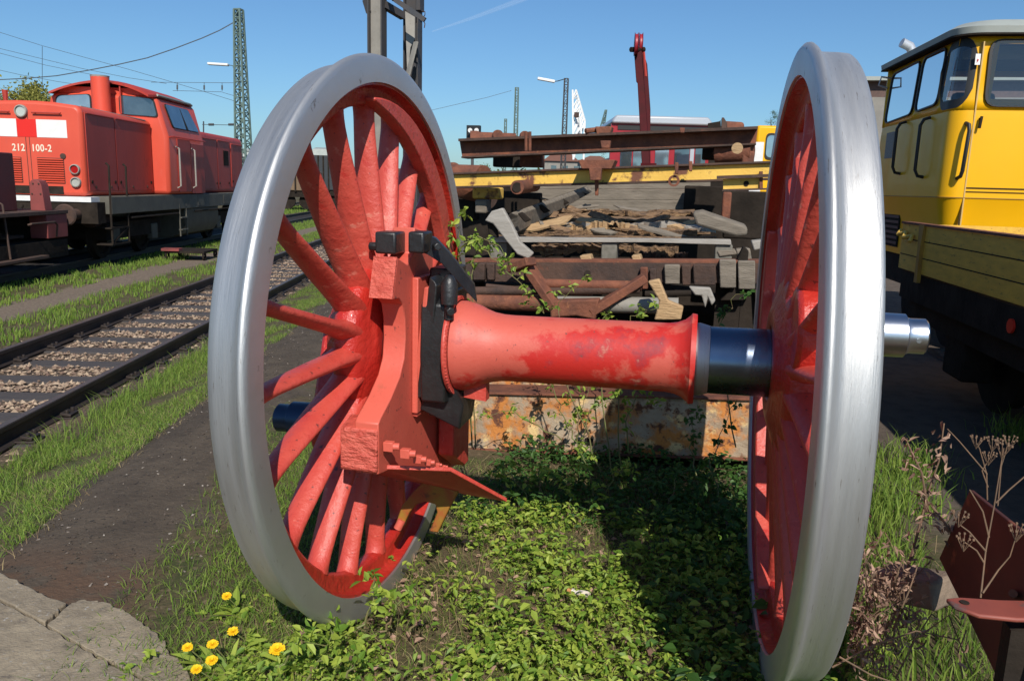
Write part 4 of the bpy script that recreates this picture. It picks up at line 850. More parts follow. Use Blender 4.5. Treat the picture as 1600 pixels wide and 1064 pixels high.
for px in (730, 1120, 1160): part("leg", B().mm(on(px, 440, 1, Y + .1), on(px + 24, 600, 1, Y + .25)), GRIME, UF, world=True)
# pallet
PT = thing("wooden_pallet", "grey weathered wooden pallet on three blocks standing on the rusty buffer beam", "pallet", on(950, 405, 1, 2.3))
part("front_board", B().slab([on(764, 371, 1, 2.24), on(1142, 375, 1, 2.24), on(1143, 383, 1, 2.24), on(1010, 379, 1, 2.24), on(764, 379, 1, 2.24)], (0, .12, 0)), PALE, PT, world=True, bevel=.003)
for a_, b_ in (((766, 378), (792, 406)), ((940, 377), (963, 407)), ((1118, 382), (1143, 410))): part("block", B().mm(on(a_[0], a_[1], 1, 2.26), on(b_[0], b_[1], 1, 2.26) + Vector((0, .14, 0))), mat("block_wood_%d" % a_[0], (.19, .175, .145), (.13, .12, .095), 30, .9), PT, world=True, bevel=.008)
for k in range(4): part("slat", B().slab([on(770 + k * 8, 368 - k * 9, 1, 2.5 + k * .28), on(1120 - k * 10, 371 - k * 8, 1, 2.5 + k * .28), on(1120 - k * 10, 374 - k * 8, 1, 2.5 + k * .28), on(770 + k * 8, 371 - k * 9, 1, 2.5 + k * .28)], (0, .1, 0)), RWOOD, PT, world=True)
# rotten timber: ragged planks stacked
def ragged(px0, py0, px1, py1, y, th, dep, m, label, seed, n=44, jag=.35):
    random.seed(seed); b = B(); P0, P1 = on(px0, py0, 1, y), on(px1, py1, 1, y); rows = []
    def walk(a, keep=.82):
        v = 0; out = []
        for _ in range(n + 1):
            v = v * keep + random.gauss(0, a)
            if random.random() < .07: v += random.choice((-1, 1)) * a * 3
            out.append(v)
        return out
    up_, fr = walk(th * .10), walk(.012 * jag / .35)
    for j in range(5):
        row = []
        for i in range(n + 1):
            p = P0.lerp(P1, i / n) + Vector((0, dep * j / 4 + (fr[i] if j == 0 else 0), up_[i] * (1 - j * .15) + random.gauss(0, th * .03))); row.append(p)
        rows.append(row)
    low_ = walk(th * .16)
    o = 0
    for row in rows: b.v += [tuple(p) for p in row]
    lowr = [rows[0][i] + Vector((0, .01, -th * .85 + low_[i])) for i in range(n + 1)]; o = len(b.v); b.v += [tuple(p) for p in lowr]
    for j in range(4):
        for i in range(n): k = j * (n + 1) + i; b.f.append((k, k + 1, k + n + 2, k + n + 1))
    for i in range(n): b.f.append((i, i + 1, o + i + 1, o + i))
    o2 = len(b.v); b.v += [tuple(Vector(p) + Vector((0, dep, 0))) for p in lowr]
    for i in range(n): b.f.append((o + i, o + i + 1, o2 + i + 1, o2 + i)); b.f.append((4 * (n + 1) + i, 4 * (n + 1) + i + 1, o2 + i + 1, o2 + i))
    return single("rotten_plank", b, m, label, "timber", "rotten planks heaped on the pallet", smooth=False)
for args in ((850, 330, 1085, 329, 3.5, .04, .35, RWOOD, "topmost ragged rotten plank, right below the grey boards", 1), (835, 341, 1100, 340, 3.1, .05, .4, RWOOD, "crumbling brown plank, second from the top of the heap", 2),
             (815, 352, 1120, 350, 2.85, .05, .35, PALE, "greyish split plank in the middle of the heap", 3), (800, 362, 1090, 360, 2.65, .05, .3, RWOOD, "rotten plank just behind the pallet front board", 4),
             (870, 349, 1010, 352, 2.78, .09, .2, FWOOD, "pale sandy broken plank face in the centre of the heap", 5), (830, 384, 1060, 388, 2.45, .07, .3, RWOOD, "dark rotten board sagging inside the pallet", 6), (985, 396, 1075, 398, 2.4, .10, .2, DRUST, "short thick rotten chunk inside the pallet on the right", 7)):
    ragged(*args)
random.seed(21)
for k in range(46):
    y_ = random.uniform(2.45, 3.9); x_ = random.uniform(-.62, .46) - (y_ - 2.4) * .12; z_ = 1.29 + (y_ - 2.4) * .09 + random.uniform(-.03, .02); Lk = random.uniform(.10, .42); wk = random.uniform(.03, .10); a_ = random.gauss(0, .22); hh = random.uniform(.006, .02)
    n0 = 6; up0 = [Vector((Lk * (i / n0 - .5) + random.gauss(0, .004), -wk / 2 + random.gauss(0, .006) + (random.uniform(0, wk) if i in (0, n0) else 0), 0)) for i in range(n0 + 1)]; lo0 = [Vector((Lk * (i / n0 - .5) + random.gauss(0, .01), wk / 2 + random.gauss(0, .006) - (random.uniform(0, wk * .6) if i in (0, n0) else 0), 0)) for i in range(n0, -1, -1)]
    Rk = Matrix.Rotation(a_, 3, 'Z') @ Matrix.Rotation(random.gauss(0, .16), 3, 'Y') @ Matrix.Rotation(random.uniform(.1, .7), 3, 'X'); c0 = Vector((x_, y_, z_))
    single("wood_splinter", B().slab([c0 + Rk @ p for p in up0 + lo0], Rk @ Vector((0, 0, hh))), random.choice((RWOOD, RWOOD, RWOOD, RWOOD, FWOOD, GWOOD)), "short broken splinter of rotten board lying loose on the timber heap", "splinter", "loose splinters on the timber heap", smooth=False)
def board(pts, y, off, m, label, name="timber_board", bevel=.008, cat="board"):
    P_ = [on(px, py, 1, (y if not isinstance(y, (list, tuple)) else y[i])) for i, (px, py) in enumerate(pts)]
    return single(name, B().slab(P_, off), m, label, cat, bevel=bevel)
board([(768, 330), (785, 325), (800, 352), (812, 378), (833, 396), (826, 405), (808, 398), (790, 376), (770, 350), (757, 345)], 2.15, (0, .05, 0), PALE, "curved pale grey board leaning on the left end of the pallet")
board([(783, 343), (800, 332), (916, 290), (921, 296), (845, 336), (800, 360)], [2.4, 2.4, 4.2, 4.2, 3.2, 2.4], (.03, .06, -.02), GWOOD, "long grey beam with notches running diagonally back up the left side")
for k in range(4):
    q = [(808, 334), (838, 322), (868, 311), (896, 300)][k]; board([q, (q[0] + 8, q[1] - 3), (q[0] + 22, q[1] + 10 - k * 2), (q[0] + 12, q[1] + 14 - k * 2)], 2.35 + k * .55, (0, .02, 0), GRIME, ("nearest", "second nearest", "third nearest", "farthest")[k] + " black cross strap on the diagonal grey beam", "cross_strap", cat="strap")
board([(760, 347), (775, 350), (778, 372), (764, 368)], 2.2, (0, .04, 0), GRIME, "dark wood lump below the curved pale board", "wood_lump", cat="wood")
board([(1082, 333), (1098, 331), (1168, 355), (1168, 368), (1150, 370), (1088, 352)], 2.3, (0, .2, .01), GWOOD, "thick grey mossy slab lying at the right end of the heap", "timber_slab", bevel=.015, cat="timber")
board([(1012, 440), (1030, 436), (1044, 470), (1068, 480), (1064, 500), (1022, 500), (1030, 470)], 1.75, (0, .06, 0), FWOOD, "freshly split light brown wood piece below the drawbar", "split_wood", cat="wood")
board([(1076, 448), (1110, 450), (1118, 470), (1112, 478), (1106, 466), (1102, 482), (1096, 462), (1086, 462)], 1.85, (0, .05, 0), PALE, "frayed grey board end hanging below the buffer beam", "frayed_board", cat="wood")
board([(1125, 470), (1140, 455), (1150, 430), (1152, 405), (1162, 385), (1170, 392), (1168, 420), (1162, 470)], 2.1, (0, .1, 0), GRIME, "dark blocky timber standing near the right wheel", "timber_block", cat="timber")
for i, (x0, y0, x1, y1) in enumerate(((1120, 390, 1152, 402), (1150, 388, 1175, 410), (1174, 375, 1195, 392), (1130, 455, 1150, 470), (1178, 420, 1192, 500), (905, 398, 925, 412), (986, 398, 1003, 412))):
    board([(x0, y0 + 2), (x1 - 3, y0), (x1, y1 - 4), (x0 + 4, y1)], 2.25 if i < 4 else 2.15, (0, .12, 0), (GWOOD, GWOOD, PALE, FWOOD, GWOOD, FWOOD, FWOOD)[i], ("short grey block at the right end of the pallet", "small grey block next to the upright dark timber", "pale splintered block touching the right wheel", "light wood wedge under the right blocks", "narrow upright grey board beside the right wheel", "small light wedge below the middle of the pallet", "small light wedge right of the pallet middle block")[i], "wood_block", cat="wood block")
# grey end boards
EB = thing("grey_board_wall", "grey weathered horizontal boards closing the heap at the back, under the yellow beam", "board wall", on(960, 330, 1, 4.4))
for k in range(3): part("board", B().slab([on(800, 279 + k * 17, 1, 4.4), on(1110, 279 + k * 17, 1, 4.4), on(1110, 295.9 + k * 17, 1, 4.4), on(800, 295.9 + k * 17, 1, 4.4)], (0, .05, 0)), GWOOD, EB, world=True, bevel=.004)
# yellow and brown top beams
t = beam("yellow_steel_beam", (690, 274), (690, 292), (1216, 255), (1216, 278), 2.7, 2.6, .03, YBEAM, DRUST, "chipped yellow steel beam with dark top flange lying across the scrap heap", "steel beam", .1, (.1, .0))
hang = lambda px, py, w_, h_, y, m, nm, par, off=.06: part(nm, B().slab([on(px, py, 1, y), on(px + w_, py, 1, y), on(px + w_ * .9, py + h_, 1, y), on(px + w_ * .1, py + h_, 1, y)], (0, off, 0)), m, par, world=True, bevel=.004)
hang(1054, 254, 6, 18, 2.45, RUST, "clip", t); hang(1076, 252, 6, 16, 2.45, RUST, "clip", t); hang(903, 250, 58, 14, 2.45, RUST, "rusty_bracket", t, .2); hang(920, 262, 20, 20, 2.42, RUST, "bolt_block", t); hang(929, 280, 6, 26, 2.5, RUST, "long_bolt", t, .03)
part("ring", B().lathe([(-.02, .022), (-.02, .036), (.02, .036), (.02, .022)], 20, 'y', on(1053, 283, 1, 2.5)), RUST, t, world=True)
part("pipe_stub", B().cyl(on(808, 293, 1, 2.35), on(835, 290, 1, 2.9), .045, n=16), RUST, t, world=True); part("pipe_hole", B().cyl(on(808, 293, 1, 2.345), on(808, 293, 1, 2.352), .032, n=16), GRIME, t, world=True)
lb = part("lower_flange_box", B().slab([on(1130, 280, 1, 2.55), on(1188, 276, 1, 2.55), on(1190, 296, 1, 2.55), on(1130, 297, 1, 2.55)], (0, .02, 0)), YBEAM, t, world=True)
part("box_hole", B().cyl(on(1166, 287, 1, 2.545), on(1166, 287, 1, 2.552), .017, n=14), GRIME, lb, world=True); part("box_edge_and_shade", B().slab([on(1128, 296, 1, 2.5), on(1198, 294, 1, 2.5), on(1198, 297, 1, 2.5), on(1128, 299, 1, 2.5)], (0, .12, 0)), DRUST, lb, world=True)
part("box_edge_and_shade", B().slab([on(1120, 275, 1, 2.5), on(1205, 272, 1, 2.5), on(1205, 277, 1, 2.5), on(1120, 280, 1, 2.5)], (0, .03, 0)), DRUST, lb, world=True)  # dark strip drawn in as the shadow line between beam and box
part("box_edge_and_shade", B().slab([on(1187, 268, 1, 2.53), on(1192, 268, 1, 2.53), on(1192, 296, 1, 2.53), on(1187, 296, 1, 2.53)], (0, .06, 0)), RUST, lb, world=True)
t2 = beam("rusty_brown_beam", (718, 221), (722, 245), (1184, 201), (1181, 224), 3.6, 3.4, .03, RUST, DRUST, "dark brown rusty beam on top of the scrap heap", "steel beam", .16)
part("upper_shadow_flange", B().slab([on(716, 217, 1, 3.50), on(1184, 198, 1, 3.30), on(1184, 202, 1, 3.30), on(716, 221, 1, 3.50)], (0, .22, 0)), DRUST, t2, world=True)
0 and part("web_dark", B().slab([on(717, 221, 1, 3.5), on(1184, 201, 1, 3.3), on(1182, 214, 1, 3.3), on(719, 233, 1, 3.5)], (0, .02, 0)), DRUST, t2, world=True)
hang(1062, 200, 8, 8, 3.2, RUST, "bolt", t2); hang(938, 220, 16, 12, 3.3, RUST, "clamp", t2); hang(930, 198, 26, 12, 3.4, RUST, "clamp", t2, .15)
part("bar", B().cyl(on(915, 205, 1, 3.4), on(944, 202, 1, 3.5), .02, n=8), RUST, t2, world=True)
for px in (822, 828): part("chain_bolt", B().cyl(on(px, 206, 1, 3.3), on(px, 236, 1, 3.3), .012, n=8), RUST, t2, world=True)
# old wheels and drums between the beams
def drum(px, py, y, r, w_, m, label, ax_=(1, 0, 0)):
    c = on(px, py, 1, y); t = thing("scrap_roller", label, "scrap roller", c); d = Vector(ax_).normalized()
    part("rim", B().loft([(c - d * w_, r * .98), (c - d * w_ * .7, r), (c - d * w_ * .6, r * .9), (c + d * w_, r * .88)], 36), m, t, world=True); part("hub", B().cyl(c - d * (w_ + .03), c - d * w_, r * .3, n=16), DRUST, t, world=True); return t
drum(728, 288, 3.1, .16, .16, RUST, "half hidden rusty wheel at the left end of the yellow beam", (.95, -.3, 0))
drum(755, 300, 3.3, .15, .05, DRUST, "dark wheel below the left end of the yellow beam", (.9, -.4, 0))
drum(770, 222, 4.2, .09, .2, RUST, "small rusty roller on top of the brown beam at the left", (.95, .3, 0))
drum(778, 212, 4.1, .05, .05, RUST, "small rusty disc upright on the brown beam", (.3, -1, 0))
drum(820, 213, 4.1, .045, .05, RUST, "second small rusty disc right of the first on the brown beam", (.3, -1, 0))
drum(1148, 238, 3.5, .09, .13, RUST, "rusty drum between the beams at the right end", (.95, -.3, 0))
part("yellow_mark", B().cyl(on(1152, 232, 1, 3.3), on(1152, 232, 1, 3.32), .04, n=18), FWOOD, thing("pale_disc", "round pale disc in front of the rusty drum", "disc", on(1152, 232, 1, 3.3)), world=True)
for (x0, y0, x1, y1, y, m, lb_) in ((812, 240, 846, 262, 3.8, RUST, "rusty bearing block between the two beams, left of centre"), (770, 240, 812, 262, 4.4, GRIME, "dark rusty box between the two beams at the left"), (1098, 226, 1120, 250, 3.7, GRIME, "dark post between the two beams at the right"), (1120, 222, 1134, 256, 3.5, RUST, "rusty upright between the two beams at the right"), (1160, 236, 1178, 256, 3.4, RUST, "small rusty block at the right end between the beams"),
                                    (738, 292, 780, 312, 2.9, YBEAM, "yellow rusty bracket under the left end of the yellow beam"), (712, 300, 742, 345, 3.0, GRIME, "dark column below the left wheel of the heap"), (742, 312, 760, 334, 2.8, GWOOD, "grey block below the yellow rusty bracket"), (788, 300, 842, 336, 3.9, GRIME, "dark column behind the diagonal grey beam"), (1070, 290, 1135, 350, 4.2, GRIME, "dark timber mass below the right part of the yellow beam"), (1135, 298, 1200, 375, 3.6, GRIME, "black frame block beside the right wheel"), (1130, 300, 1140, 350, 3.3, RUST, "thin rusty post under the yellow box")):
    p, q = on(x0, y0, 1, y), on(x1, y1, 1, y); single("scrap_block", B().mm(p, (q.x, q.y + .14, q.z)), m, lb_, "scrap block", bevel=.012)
# winch behind
W_ = thing("rusty_winch", "rusty winch drum with flange on top of the brown beam at its right end", "winch", at(1140, 205, 9))
part("drum", B().slab([at(1131, 189, 9), at(1163, 191, 9), at(1163, 208, 9), at(1131, 208, 9)], (0, .3, 0)), RUST, W_, world=True, bevel=.03); part("flange", B().slab([at(1128, 184, 9), at(1131, 184, 9), at(1136, 192, 9), at(1137, 210, 9), at(1127, 210, 9)], (0, .25, 0)), DRUST, W_, world=True)
part("lever", B().slab([at(1106, 193, 9), at(1124, 190, 9), at(1126, 188, 9), at(1127, 206, 9), at(1106, 206, 9)], (0, .1, 0)), GRIME, W_, world=True); part("stand", B().mm(at(1110, 206, 9.1), at(1160, 420, 9.3)), GRIME, W_, world=True)
# signal with two lamps
D = 40; t = thing("signal_head", "small black signal head with two white lamps left of the brown beam", "signal", at(738, 320, D))
part("case", B().mm(at(729, 196, D), at(749, 217, D) + Vector((0, .3, 0))), RUBBER, t, world=True); part("pole", B().bar(at(738, 215, D), at(738, 320, D), .12, .12), POSTD, t, world=True)
for px in (734.5, 744.5): part("lamp", B().cyl(at(px, 204, D - .4), at(px, 204, D - .3), .11, n=16), WHITE, t, world=True)

# ------------------------------------------------------------------ railbus and cars far behind
D = 22; p0, p1 = at(950, 300, D), at(1105, 300, D); RBx = (p1 - p0); wid = RBx.length; RX = RBx.normalized(); RX.z = 0; RX.normalize(); RY = Vector((-RX.y, RX.x, 0)); RB3 = Matrix((RX, RY, Vector((0, 0, 1)))).transposed()
base = Vector((p0.x, p0.y, 0)) + RX * wid / 2; rbm = RB3
RB = thing("railbus", "dark red railbus with silver white roof behind the scrap heap", "railbus", base, RB3)
zt = at(1028, 184, D).z; zr = at(1028, 197, D).z; hw = wid / 2
part("body", B().prism([(-hw, .9), (hw, .9), (hw, zr), (-hw, zr)], 0, .15, 'y'), mat("railbus_red", (.34, .012, .02), (.28, .01, .018), 3, .4), RB)
part("lower_body", B().mm((-hw, .15, .9), (hw, 8, zr - .9)), MATS["railbus_red"], RB)
part("roof", B().prism([(-hw, zr), (hw, zr), (hw - .02, zr + .1), (hw - .12, zt), (-hw + .12, zt), (-hw + .02, zr + .1)], -.1, 8, 'y'), SILVER, RB, bevel=.05)
sc = lambda px, py: ((px - 1027.5) / 155 * wid, zt + (zt - at(1028, 184 + 10, D).z) * (184 - py) / 10)
for x0, x1, y0, y1, m in ((960, 1098, 199, 206, RUBBER), (966, 984, 224, 262, GLASS), (986, 1012, 224, 268, GLASSL), (1020, 1041, 224, 262, GLASSL), (1050, 1073, 224, 262, GLASS), (1074, 1080, 226, 262, SILVER), (1082, 1098, 224, 262, GLASS)):
    a_, c_ = sc(x0, y0), sc(x1, y1); part("window", B().mm((a_[0], -.02, c_[1]), (c_[0], .02, a_[1])), m, RB)
for i, (px, col, lb_) in enumerate(((1000, (.35, .01, .012), "left"), (1052, (.42, .015, .015), "right"))):
    D = 17; c = at(px, 300, D); c.z = 0; t = thing("parked_car", lb_ + " of two red cars seen through the gap between the beams", "car", c, RB3, "red cars behind the scrap heap"); m = mat("car_paint_%d" % i, col, None, 3, .25, coat=.5)
    part("body", B().prism([(-.85, .3), (.85, .3), (.88, .7), (.78, 1.0), (-.78, 1.0), (-.88, .7)], 0, 4.1, 'y'), m, t, bevel=.06); part("cabin", B().prism([(-.75, .98), (.75, .98), (.58, 1.5), (.4, 1.57), (-.4, 1.57), (-.58, 1.5)], 1.0, 3.3, 'y'), m, t, bevel=.05)
    part("windscreen", B().slab([(-.66, .995, 1.04), (.66, .995, 1.04), (.52, .995, 1.47), (-.52, .995, 1.47)], (0, -.02, 0)), GLASSL, t)
    for s_ in (-1, 1): part("headlight", B().mm((s_ * .5, -.02, .68), (s_ * .8, .02, .82)), LAMPG, t, bevel=.02)
    for s_ in (-1, 1):
        for y_ in (.8, 3.2): part("wheel", B().cyl((s_ * .72, y_, .32), (s_ * .9, y_, .32), .32, n=20), RUBBER, t)
# small yellow vehicle behind the right wheel
D = 20; a_ = at(1182, 197, D); q_ = at(1220, 197, D); t = thing("rail_car", "yellow rail car with dark rounded windows half hidden behind the right driving wheel", "rail vehicle", (a_.x + 1, a_.y, 0), RB3)
part("body", B().mm((-1.0, 0, .7), (1.3, 4.5, a_.z)), YCAB, t, bevel=.06); 
part("roof", B().prism([(-.3, a_.z), (1.4, a_.z), (1.3, a_.z + .2), (.3, a_.z + .2)], -.1, 4.5, 'y'), ROOFG, t)
def lw(x0, x1, y0, y1, m, r=.06): 
    k = (at(1192, 197, D).x - a_.x) / 10 * 1.025; X0 = -1.0 + (x0 - 1182) * k; X1 = -1.0 + (x1 - 1182) * k; kz = (at(1182, 197, D).z - at(1182, 207, D).z) / 10; Z0 = a_.z - (y0 - 197) * kz; Z1 = a_.z - (y1 - 197) * kz
    window([(X0, -.002, Z1), (X1, -.002, Z1), (X1, -.002, Z0), (X0, -.002, Z0)], (0, -.02, 0), m, t, r=r, fw=.06)
lw(1197, 1212, 212, 246, GLASSL, .12)
t = thing("white_cab", "pale vehicle cab with small window, left of the yellow rail car", "vehicle", at(1172, 300, 18)); part("body", B().mm(at(1166, 222, 18), at(1183, 300, 19)), WHITE, t, world=True); part("window", B().mm(at(1168, 228, 17.9), at(1178, 241, 17.95)), GLASS, t, world=True)

# ------------------------------------------------------------------ far wagons seen between the spokes, houses, trees
def box_wagon(px0, px1, dep, ztop, m, label, roof=None):
    c = at((px0 + px1) / 2, 300, dep); hw = abs(at(px1, 300, dep).x - at(px0, 300, dep).x) / 2 * 1.02; t = thing("freight_wagon", label, "wagon", (c.x, c.y, -.2), RB3)
    part("body", B().mm((-hw, 0, 1.15), (hw, 2.8, ztop)), m, t, bevel=.04)
    for k in range(5): part("stanchion", B().mm((-hw + .1 + k * (2 * hw - .2) / 4 - .05, -.06, 1.1), (-hw + .1 + k * (2 * hw - .2) / 4 + .05, 0, ztop)), GRIME, t)
    part("underframe", B().mm((-hw, .1, .75), (hw, 2.7, 1.149)), GRIME, t)
    for x in (-hw * .6, hw * .6): part("wheel", B().cyl((x, .3, .5), (x, .45, .5), .5, n=24), GRIME, t)
    if roof:
        b = B(); b.prism([(.0, ztop), (2.8, ztop), (2.4, ztop + .45), (1.4, ztop + .6), (.4, ztop + .45)], -hw, hw, 'x'); part("roof", b, roof, t)
    return t
box_wagon(436, 488, 50, 2.35, mat("tan_wagon_boards", (.20, .13, .075), (.15, .10, .06), 2, .85), "tan open goods wagon seen through the left spokes")
box_wagon(488, 524, 58, 3.6, mat("dark_wagon_paint", (.035, .04, .045), None, 2, .8), "dark covered wagon with grey roof seen through the left spokes", ROOFG)
box_wagon(371, 436, 56, 3.3, mat("slate_wagon_paint", (.045, .055, .06), (.03, .035, .04), 2, .7), "slate grey covered wagon just behind the tail of the locomotive", ROOFG)
box_wagon(528, 700, 62, 2.9, mat("brown_wagon_paint", (.08, .05, .04), None, 2, .85), "long dark brown wagon behind the left driving wheel")
for px0, px1, pyr, dep, lb_ in ((850, 902, 238, 150, "far house with reddish gabled roof left of the white jib"), (905, 950, 246, 170, "low far house right of the white jib")):
    p, q = at(px0, 300, dep), at(px1, 300, dep); z1 = at(px0, 252, dep).z; zt_ = at(px0, pyr - 2, dep).z; hw = (q.x - p.x) / 2; t = thing("house", lb_, "house", ((p.x + q.x) / 2, p.y, 0), RB3)
    part("wall", B().mm((-hw, 0, 0), (hw, 9, z1)), WALL, t); part("roof", B().prism([(-hw - .4, z1), (hw + .4, z1), (hw * .35, zt_), (-hw * .35, zt_)], -.4, 9.4, 'y'), TILE, t)
    for k in range(3): part("window", B().mm((-hw + 1.2 + k * hw * .7, -.05, z1 - 2), (-hw + 2.2 + k * hw * .7, .0, z1 - .8)), GLASS, t)
def tree(px, pyb, pyt, dep, wpx, m, label, n=2600, seed=1):
    random.seed(seed); r_ = np.random.default_rng(seed); c = at(px, 300, dep); c.z = -.2; top = at(px, pyt, dep).z; bot = at(px, pyb, dep).z; w_ = wpx * dep / F / 2
    t = thing("tree", label, "tree", c); b = B().loft([(c, w_ * .12), (c + Vector((0, 0, bot)), w_ * .08), (c + Vector((0, 0, top * .85)), w_ * .02)], 8)
    for k in range(9):
        a = k * 2.4; z = bot + (top - bot) * (.1 + .08 * k); b.loft([(c + Vector((0, 0, z * .9)), w_ * .04), (c + Vector((math.cos(a) * w_ * .7, math.sin(a) * w_ * .7, z + w_ * .25)), w_ * .01)], 5)
    part("trunk", b, STEM, t, world=True)
    cl = [(math.cos(a := random.uniform(0, 6.28)) * w_ * (rr := random.uniform(.1, .85) * math.sqrt(max(.05, 1 - (2 * (f := random.random()) - 1) ** 2))), math.sin(a) * w_ * rr, bot + (top - bot) * f, random.uniform(.16, .3) * w_) for _ in range(38)]
    P = []
    for _ in range(n): k = random.choice(cl); P.append((c.x + k[0] + random.gauss(0, k[3] * .6), c.y + k[1] + random.gauss(0, k[3] * .6), k[2] + random.gauss(0, k[3] * .5)))
    part("crown", leaves(P, (w_ * .05, w_ * .11), .4), m, t, world=True, closed=False, smooth=False); return t
tree(62, 200, 141, 70, 110, FARY, "yellow green spring tree rising behind the nose of the locomotive", 4200, 3)
tree(1198, 215, 178, 90, 26, FARG, "small round green tree above the yellow rail car", 1500, 4)
tree(752, 300, 262, 160, 60, FARG, "far low green tree left below the distant masts", 1500, 5)
tree(940, 300, 240, 180, 30, FARG, "far green tree right of the white jib", 1200, 6)
# far wood along the horizon
P = []
for _ in range(9000):
    x = random.uniform(-420, 420); y_ = 330 + random.uniform(-15, 15) + x * -.1; P.append((x, y_, random.uniform(0, 7 + 2.5 * math.sin(x * .05) + 2 * math.sin(x * .021 + 1))))
stuff("far_wood", leaves(P, (2.0, 4.0), .4), FARG, "low distant line of trees along the horizon", "woodland")
# workshop building behind the yellow vehicle
D = 26; p = at(1352, 130, D); t = thing("workshop_building", "long low grey building with a brick band and flat roof behind the yellow vehicle", "building", (p.x, p.y, 0)); X1 = p.x + 22
zb = at(1360, 152, D).z; zc = at(1360, 128, D).z
wl2 = part("wall", B().mm((p.x - .3, p.y, 0), (X1, p.y + 12, zb)), WALL, t, world=True); part("brick_band", B().mm((p.x - .3, p.y + .02, zb), (X1, p.y + 12, zc)), BRICK, t, world=True); part("roof_edge", B().mm((p.x - .6, p.y - .3, zc), (X1 + .3, p.y + 12.3, zc + .12)), ROOFG, t, world=True)
for k in range(6): part("window", B().mm((p.x + 2 + k * 3.3, p.y - .03, 1.2), (p.x + 4 + k * 3.3, p.y, 2.6)), GLASS, wl2, world=True)
# contrail
single("contrail", B().loft([(at(675, 50, 4000), 3), (at(740, 28, 4000), 9), (at(815, 0, 4000), 14), (at(850, -16, 4000), 16)], 8), mat("thin_vapour", (.9, .92, .95), None, 3, 1, alpha=.04, spec=0), "faint white vapour trail high in the blue sky", "contrail", kind='stuff')

# ------------------------------------------------------------------ yellow track vehicle (right)
VD = Vector((-.069, .99762, 0)); VN = Vector((.99762, .069, 0)); Y3 = Matrix((VN, VD, Vector((0, 0, 1)))).transposed()
V3 = Matrix((Vector((.9985, .055, 0)), Vector((-.055, .9985, 0)), Vector((0, 0, 1)))).transposed()
V0 = Vector((2.71, 5.85, 0))
YV = thing("yellow_track_vehicle", "bright yellow rail maintenance vehicle cab with rounded corner windows and pale roof", "rail vehicle", V0, Y3)
def cabpoly(z_in=0, r=.17, x1=2.55, y1=2.32):
    p = [(z_in, y1), ] ; n = 7
    p += [(z_in + r - r * math.cos(PI / 2 * k / n), r - r * math.sin(PI / 2 * k / n) + z_in) for k in range(n + 1)]
    p += [(x1 - r + r * math.sin(PI / 2 * k / n), r - r * math.cos(PI / 2 * k / n) + z_in) for k in range(n + 1)]; p += [(x1, y1)]; return p
def loftz(secs):
    b = B(); n = len(secs[0][0])
    for poly, z in secs: b.v += [(x, y, z) for x, y in poly]
    for i in range(len(secs) - 1):
        for k in range(n): b.f.append((i * n + k, i * n + (k + 1) % n, (i + 1) * n + (k + 1) % n, (i + 1) * n + k))
    b.f.append(tuple(range(n))[::-1]); b.f.append(tuple((len(secs) - 1) * n + k for k in range(n))); return b
ybody = part("cab_body", loftz([(cabpoly(0), 1.60), (cabpoly(0), 2.30), (cabpoly(.0074), 2.42)]), YCAB, YV, ang=30)
def PS(q_, i_, r=.17, x1=2.55, y1=2.32):
    La = r * PI / 2; Ls = y1 - r; Lf = x1 - 2 * r
    if q_ <= Ls: return (i_, y1 - q_)
    q_ -= Ls
    if q_ <= La: a = q_ / r; return (i_ + r - r * math.cos(a), i_ + r - r * math.sin(a))
    q_ -= La
    if q_ <= Lf: return (i_ + r + q_, i_)
    q_ -= Lf
    if q_ <= La: a = q_ / r; return (x1 - r + r * math.sin(a), i_ + r - r * math.cos(a))
    q_ -= La
    if q_ <= Ls: return (x1, i_ * 0 + r + q_)
    return (x1 - (q_ - Ls), y1)
holes = [(.14, 1.06), (1.22, 1.83), (1.95, 2.335), (2.557, 4.327), (5.25, 5.8), (6.0, 6.85), (7.45, 9.15)]
brk = sorted(set([0, 2.15, 2.417, 4.627, 4.894, 7.044, 9.594] + [h for H in holes for h in H] + [2.15 + .267 * k / 8 for k in range(8)] + [4.627 + .267 * k / 8 for k in range(8)]))
wz = [2.42, 2.525, 3.03, 3.11]; b = B()
for z in wz:
    for q_ in brk: x_, y_ = PS(q_, .05 * (z - 2.3) / .81); b.v.append((x_, y_, z))
nb = len(brk)
for j in range(3):
    for i in range(nb - 1):
        mid_ = (brk[i] + brk[i + 1]) / 2
        if j == 1 and any(h0 < mid_ < h1 for h0, h1 in holes): continue
        b.f.append((j * nb + i, j * nb + i + 1, (j + 1) * nb + i + 1, (j + 1) * nb + i))
uw = part("upper_wall", b, YCAB, YV, closed=False, ang=30); md = uw.modifiers.new("thickness", 'SOLIDIFY'); md.thickness = .035; md.offset = -1
part("dashboard", B().mm((.18, .2, 2.421), (2.4, .75, 2.50)), GRIME, YV, bevel=.02)
for x_, y_ in ((.6, 1.15), (1.9, 1.15), (.6, 1.9), (1.9, 1.9)): part("seat_back", B().mm((x_ - .22, y_, 2.421), (x_ + .22, y_ + .12, 2.72)), RUBBER, YV, bevel=.05)
part("ceiling_duct", B().mm((.3, .5, 3.0), (2.2, .8, 3.08)), ROOFG, YV)
part("lower_body", loftz([(cabpoly(.07), .95), (cabpoly(.07), 1.33), (cabpoly(.0), 1.60 - .004)]), YCAB, YV, ang=30)
part("belt_seam", loftz([(cabpoly(-.006), 1.596), (cabpoly(-.006), 1.604)]), mat("seam_brown", (.35, .18, .02), None, 3, .6), ybody)
